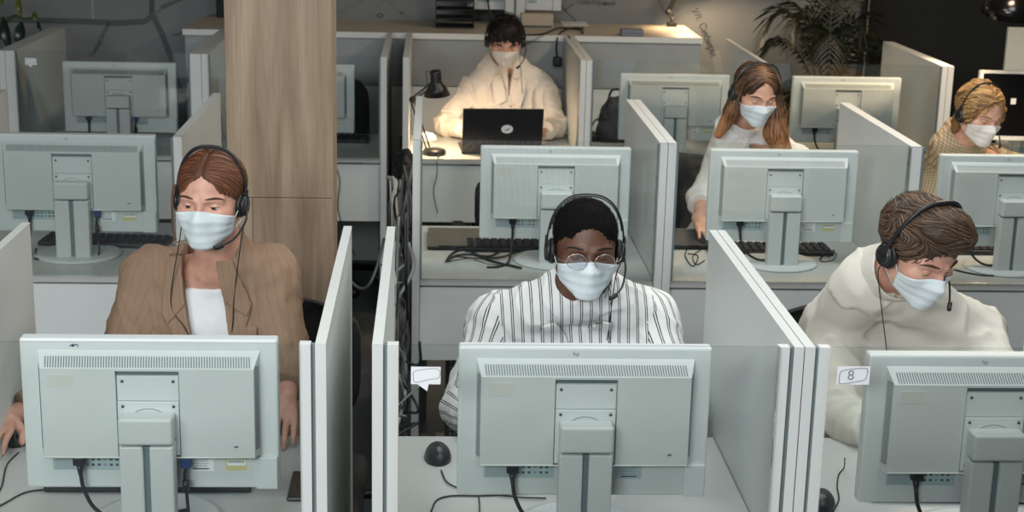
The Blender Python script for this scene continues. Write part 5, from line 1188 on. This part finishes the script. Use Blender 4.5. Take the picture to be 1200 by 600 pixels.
# cables in the aisle between the front partitions
r = np.random.default_rng(21); G = 'cables tangled in the aisle'
for k in range(26):
    x0 = r.uniform(-.145, -.07); y0 = r.uniform(4.2, 5.9); P = [(x0+r.uniform(-.015, .015), y0+.05, 1.0-.25*r.random()), (x0+r.uniform(-.03, .03), y0, .78)]
    for j in range(5): P.append((r.uniform(-.15, -.07), y0+r.uniform(-.3, .3), .66-.13*j+r.uniform(-.05, .05)))
    P.append((r.uniform(-.16, -.08), y0+r.uniform(-.2, .2), .01))
    cable(P, r.uniform(.003, .006), [greyc, whitec, rubber, greyc][k % 4], 'one of the tangled cables hanging in the aisle left of the empty middle desk', G)
for k in range(10):
    y0 = r.uniform(3.8, 5.2); P = [(r.uniform(-.16, .0) if y0 < 4.8 else -.12, y0+r.uniform(-.25, .25), z+r.uniform(-.04, .04)) for z in (.55, .5, .42, .36, .3, .2, .1, .02)]
    cable(P, r.uniform(.003, .005), [rubber, greyc, rubber][k % 3], 'one of the low cables coiled near the floor in the aisle', 'low cables in the aisle')
for k in range(2):
    cable([atY(454+6*k, 208, 6.1), atY(464-2*k, 214, 6.0), atY(458+6*k, 245, 5.9), atY(468, 290, 5.8), atY(470+4*k, 330, 5.7)], .008, whitec, 'thick white conduit arching at the top of the aisle cables, %s one' % ('left' if k == 0 else 'right'))
cable([atY(390, 262, 6.3), atY(396, 300, 5.6), atY(412, 330, 5.2), atY(428, 338, 5.0), atY(440, 318, 5.0), atY(450, 280, 5.2)], .005, greyc, 'grey cable sagging across the dark gap between the front partitions')
bS = SDF(); b0 = V(-.105, 6.25, 0); bS.u(ell(b0+V(0, 0, .70), (.05, .12, .2)), .02).u(ell(b0+V(.0, -.02, .60), (.05, .1, .12)), .02); bS.off(fold(.012, 45, 9))
t = empty('backpack', (b0[0], b0[1], .45), 'black backpack jammed beside the aisle behind the white panel', 'bag'); o = sdf_mesh('bag_body', bS, grid_for(b0+V(-.1, -.2, .42), b0+V(.1, .2, .95), .008), blackm, t)[0]; o.location = -Vector((b0[0], b0[1], .45))
mb = MB(); mb.tube([(-.02, -.1, .35), (-.03, -.14, .1), (-.02, -.1, .02)], .007, greyc); mb.build('strap', t)
t = empty('storage_crate', (-.115, 6.25, 0), 'dark crate in the aisle under the backpack', 'crate'); mb = MB(); mb.box((0, 0, .215), (.1, .3, .43), blackm, .004); mb.build('body', t); mb = MB(); mb.box((0, 0, .44), (.104, .304, .02), blackp, .003); mb.build('lid', t)
t = empty('cardboard_box', (-.10, 7.45, 0), 'brown cardboard box at the far end of the aisle', 'box'); cb = mat('brown_cardboard', srgb(124, 100, 80), .85, var=.1); mb = MB(); mb.box((-.012, 0, .36), (.085, .35, .72), cb, .003); mb.build('body', t); mb = MB(); mb.box((-.012, 0, .725), (.03, .352, .004), mat('tape', srgb(170, 150, 120), .4)); mb.build('tape', t)
# computer towers below the middle desk
t = empty('computer_tower', (.16, 5.25, 0), 'black computer tower under the empty middle desk, seen below the white panel', 'computer'); mb = MB(); mb.box((0, 0, .21), (.2, .45, .42), blackm, .005); mb.build('case', t)
mb = MB()
for i in range(12):
    for j in range(22): mb.box((-.085+.0155*i, -.2255, .03+.0175*j), (.009, .002, .009), greyc)
mb.build('grille', t)['kind'] = 'stuff'
mb = MB(); mb.tube([(-.03, -.235, .36), (-.05, -.27, .2), (-.02, -.26, .02)], .005, rubber); mb.tube([(.0, -.235, .3), (.02, -.27, .15), (.0, -.26, .02)], .004, greyc); mb.build('lead', t)
t = empty('cardboard_box', (.0, 5.12, 0), 'low brown cardboard box on the floor beside the computer tower', 'box'); mb = MB(); mb.box((.04, -.12, .06), (.16, .14, .12), cb, .003); mb.build('body', t); mb = MB(); mb.box((.04, -.12, .121), (.03, .142, .003), mat('tape', srgb(170, 150, 120))); mb.build('tape', t)
# palm and rubber plant
palmg = mat('dark_palm_green', srgb(18, 25, 18), .5, var=.3, scale=20, col2=srgb(38, 44, 24)); stemg = mat('palm_stem', srgb(70, 74, 44), .6); potm = mat('grey_pot', srgb(90, 92, 92), .7)
t = empty('palm', (2.12, 8.22, 0), 'dark green palm with arching fronds against the mural, right of centre', 'plant')
mb = MB(); mb.lathe([(0, 0), (.13, 0), (.17, .3), (.18, .32), (.165, .32), (.15, .28), (0, .28)], potm, n=32); mb.build('pot', t); mb = MB(); mb.tube([(0, 0, .28), (.01, 0, .6), (0, 0, .8)], [.03, .02, .018], stemg); mb.build('trunk', t)
for k in range(21):
    a = k*2.399+.4; rr = random.uniform(.26, .42); hh = random.uniform(.4, .95) if k < 12 else random.uniform(.1, .25); L = []
    for i in range(15):
        u = i/14; L.append(Vector((math.cos(a)*rr*(u**1.1)*(1.1 if k < 12 else 1), .62*math.sin(a)*rr*u, .78+hh*(math.sin(u*2.1)*.95)-.18*u**3)))
    mb = MB(); mb.tube(L, [.006, .0015], stemg, n=5, res=1); st = mb.build('frond', t); mb = MB()
    for i in range(3, 15):
        for sub in (0, .5):
            if i == 14 and sub: continue
            p = L[i] if not sub else (L[i]+L[min(14, i+1)])/2; tg = (L[min(14, i+1)]-L[i-1]).normalized(); s = tg.cross(Vector((0, 0, 1))).normalized()
            for q in (-1, 1):
                ln = .19*math.sin(PI*min(.97, (i+sub)/15))+.03; d = (s*q*.85+tg*.75+Vector((0, 0, -.05))).normalized(); w = tg*.009; e = p+d*ln+Vector((0, 0, -.35*ln)); m_ = p+d*ln*.5+Vector((0, 0, -.02*ln))
                mb.add([p-w*.4, p+w*.4, m_+w, m_-w, e, m_+Vector((0, 0, .002))], [(0, 1, 2, 5), (0, 5, 3), (3, 5, 4), (5, 2, 4)], palmg, True)
    mb.build('leaflets', st)['kind'] = 'stuff'
t = empty('rubber_plant', (-2.36, 8.1, 0), 'rubber plant with big dark leaves in the top left corner', 'plant')
rubg = mat('dark_leaf_green', srgb(30, 48, 40), .3, var=.2, scale=10); rubl = mat('young_leaf_green', srgb(96, 104, 44), .35)
mb = MB(); mb.lathe([(0, 0), (.14, 0), (.18, .32), (.19, .34), (.17, .34), (.15, .3), (0, .3)], potm, n=32); mb.build('pot', t); o_ = Vector((-2.36, 8.1, 0))
st = [Vector((0, 0, .3)), Vector((.02, 0, .8)), Vector(atY(8, 26, 8.1))-o_, Vector(atY(30, 22, 8.1))-o_, Vector(atY(44, 20, 8.1))-o_]
mb = MB(); mb.tube(st, [.012, .004], stemg); mb.tube([st[1], Vector((-.05, 0, 1.2)), Vector((-.02, 0, 1.6))], [.01, .004], stemg); mb.build('stem', t)
def leaf(p0, p1, w, m):
    a = Vector(atY(*p0, 8.1))-o_; b = Vector(atY(*p1, 8.08))-o_; d = b-a; s = d.cross(Vector((0, 1, 0))).normalized(); mb = MB(); vs = []; n = 8
    for i in range(n+1):
        u = i/n; h = w*math.sin(PI*min(1, max(.03, u))**.8); c = a+d*u+Vector((0, -.03*math.sin(PI*u), 0)); vs += [c-s*h+Vector((0, -.012, 0)), c, c+s*h+Vector((0, -.012, 0))]
    mb.add(vs, [(3*i, 3*i+1, 3*i+4, 3*i+3) for i in range(n)]+[(3*i+1, 3*i+2, 3*i+5, 3*i+4) for i in range(n)], m, True); mb.build('leaf', t)
leaf((4, 20), (14, 60), .028, rubg); leaf((26, 25), (24, 57), .030, rubg); leaf((22, -4), (27, 20), .016, rubl); leaf((40, 14), (46, 24), .018, rubl); leaf((45, 24), (52, 40), .010, rubg); leaf((-4, 30), (0, 48), .03, rubg); leaf((2, -6), (3, 6), .02, rubl)
leaf((-30, -10), (-20, 20), .03, rubg); leaf((-20, 30), (-30, 60), .03, rubg)
# ------------------------------------------------------------------ light
def area(name, loc, size, power, col=(1, 1, 1), rot=(0, 0, 0), sy=None):
    l = bpy.data.lights.new(name, 'AREA'); l.energy = power; l.color = col; l.size = size
    if sy: l.shape = 'RECTANGLE'; l.size_y = sy
    o = bpy.data.objects.new(name, l); COL.objects.link(o); o.location = loc; o.rotation_euler = rot; return o
area('ceiling_and_fill_light', (-.6, 1.6, 3.05), 1.2, 30, (.965, .99, 1), sy=1.2)
area('ceiling_and_fill_light', (1.2, 2.2, 3.05), 1.2, 26, (.965, .99, 1), sy=1.2)
area('ceiling_and_fill_light', (.6, 4.4, 3.05), .9, 26, (.965, .99, 1), sy=.9)
area('ceiling_and_fill_light', (2.2, 4.6, 3.05), .9, 22, (.965, .99, 1), sy=.9)
area('ceiling_and_fill_light', (-1.7, -.7, 2.8), 2.6, 172, (.965, .99, 1), rot=(math.radians(62), 0, math.radians(-24)), sy=1.0)  # added frontal fill behind the camera, no ceiling fitting; brightens camera-facing surfaces
area('ceiling_and_fill_light', (2.35, 5.95, 2.95), .5, 44, (1, .74, .48), rot=(0, 0, 0), sy=.35)
w = bpy.data.worlds.new('world'); SC.world = w; w.use_nodes = True; w.node_tree.nodes['Background'].inputs[0].default_value = (.55, .62, .62, 1); w.node_tree.nodes['Background'].inputs[1].default_value = .25
SC.view_settings.view_transform = 'Standard'; SC.view_settings.look = 'None'; SC.view_settings.gamma = 1; SC.view_settings.use_curve_mapping = False; SC.view_settings.exposure = 0
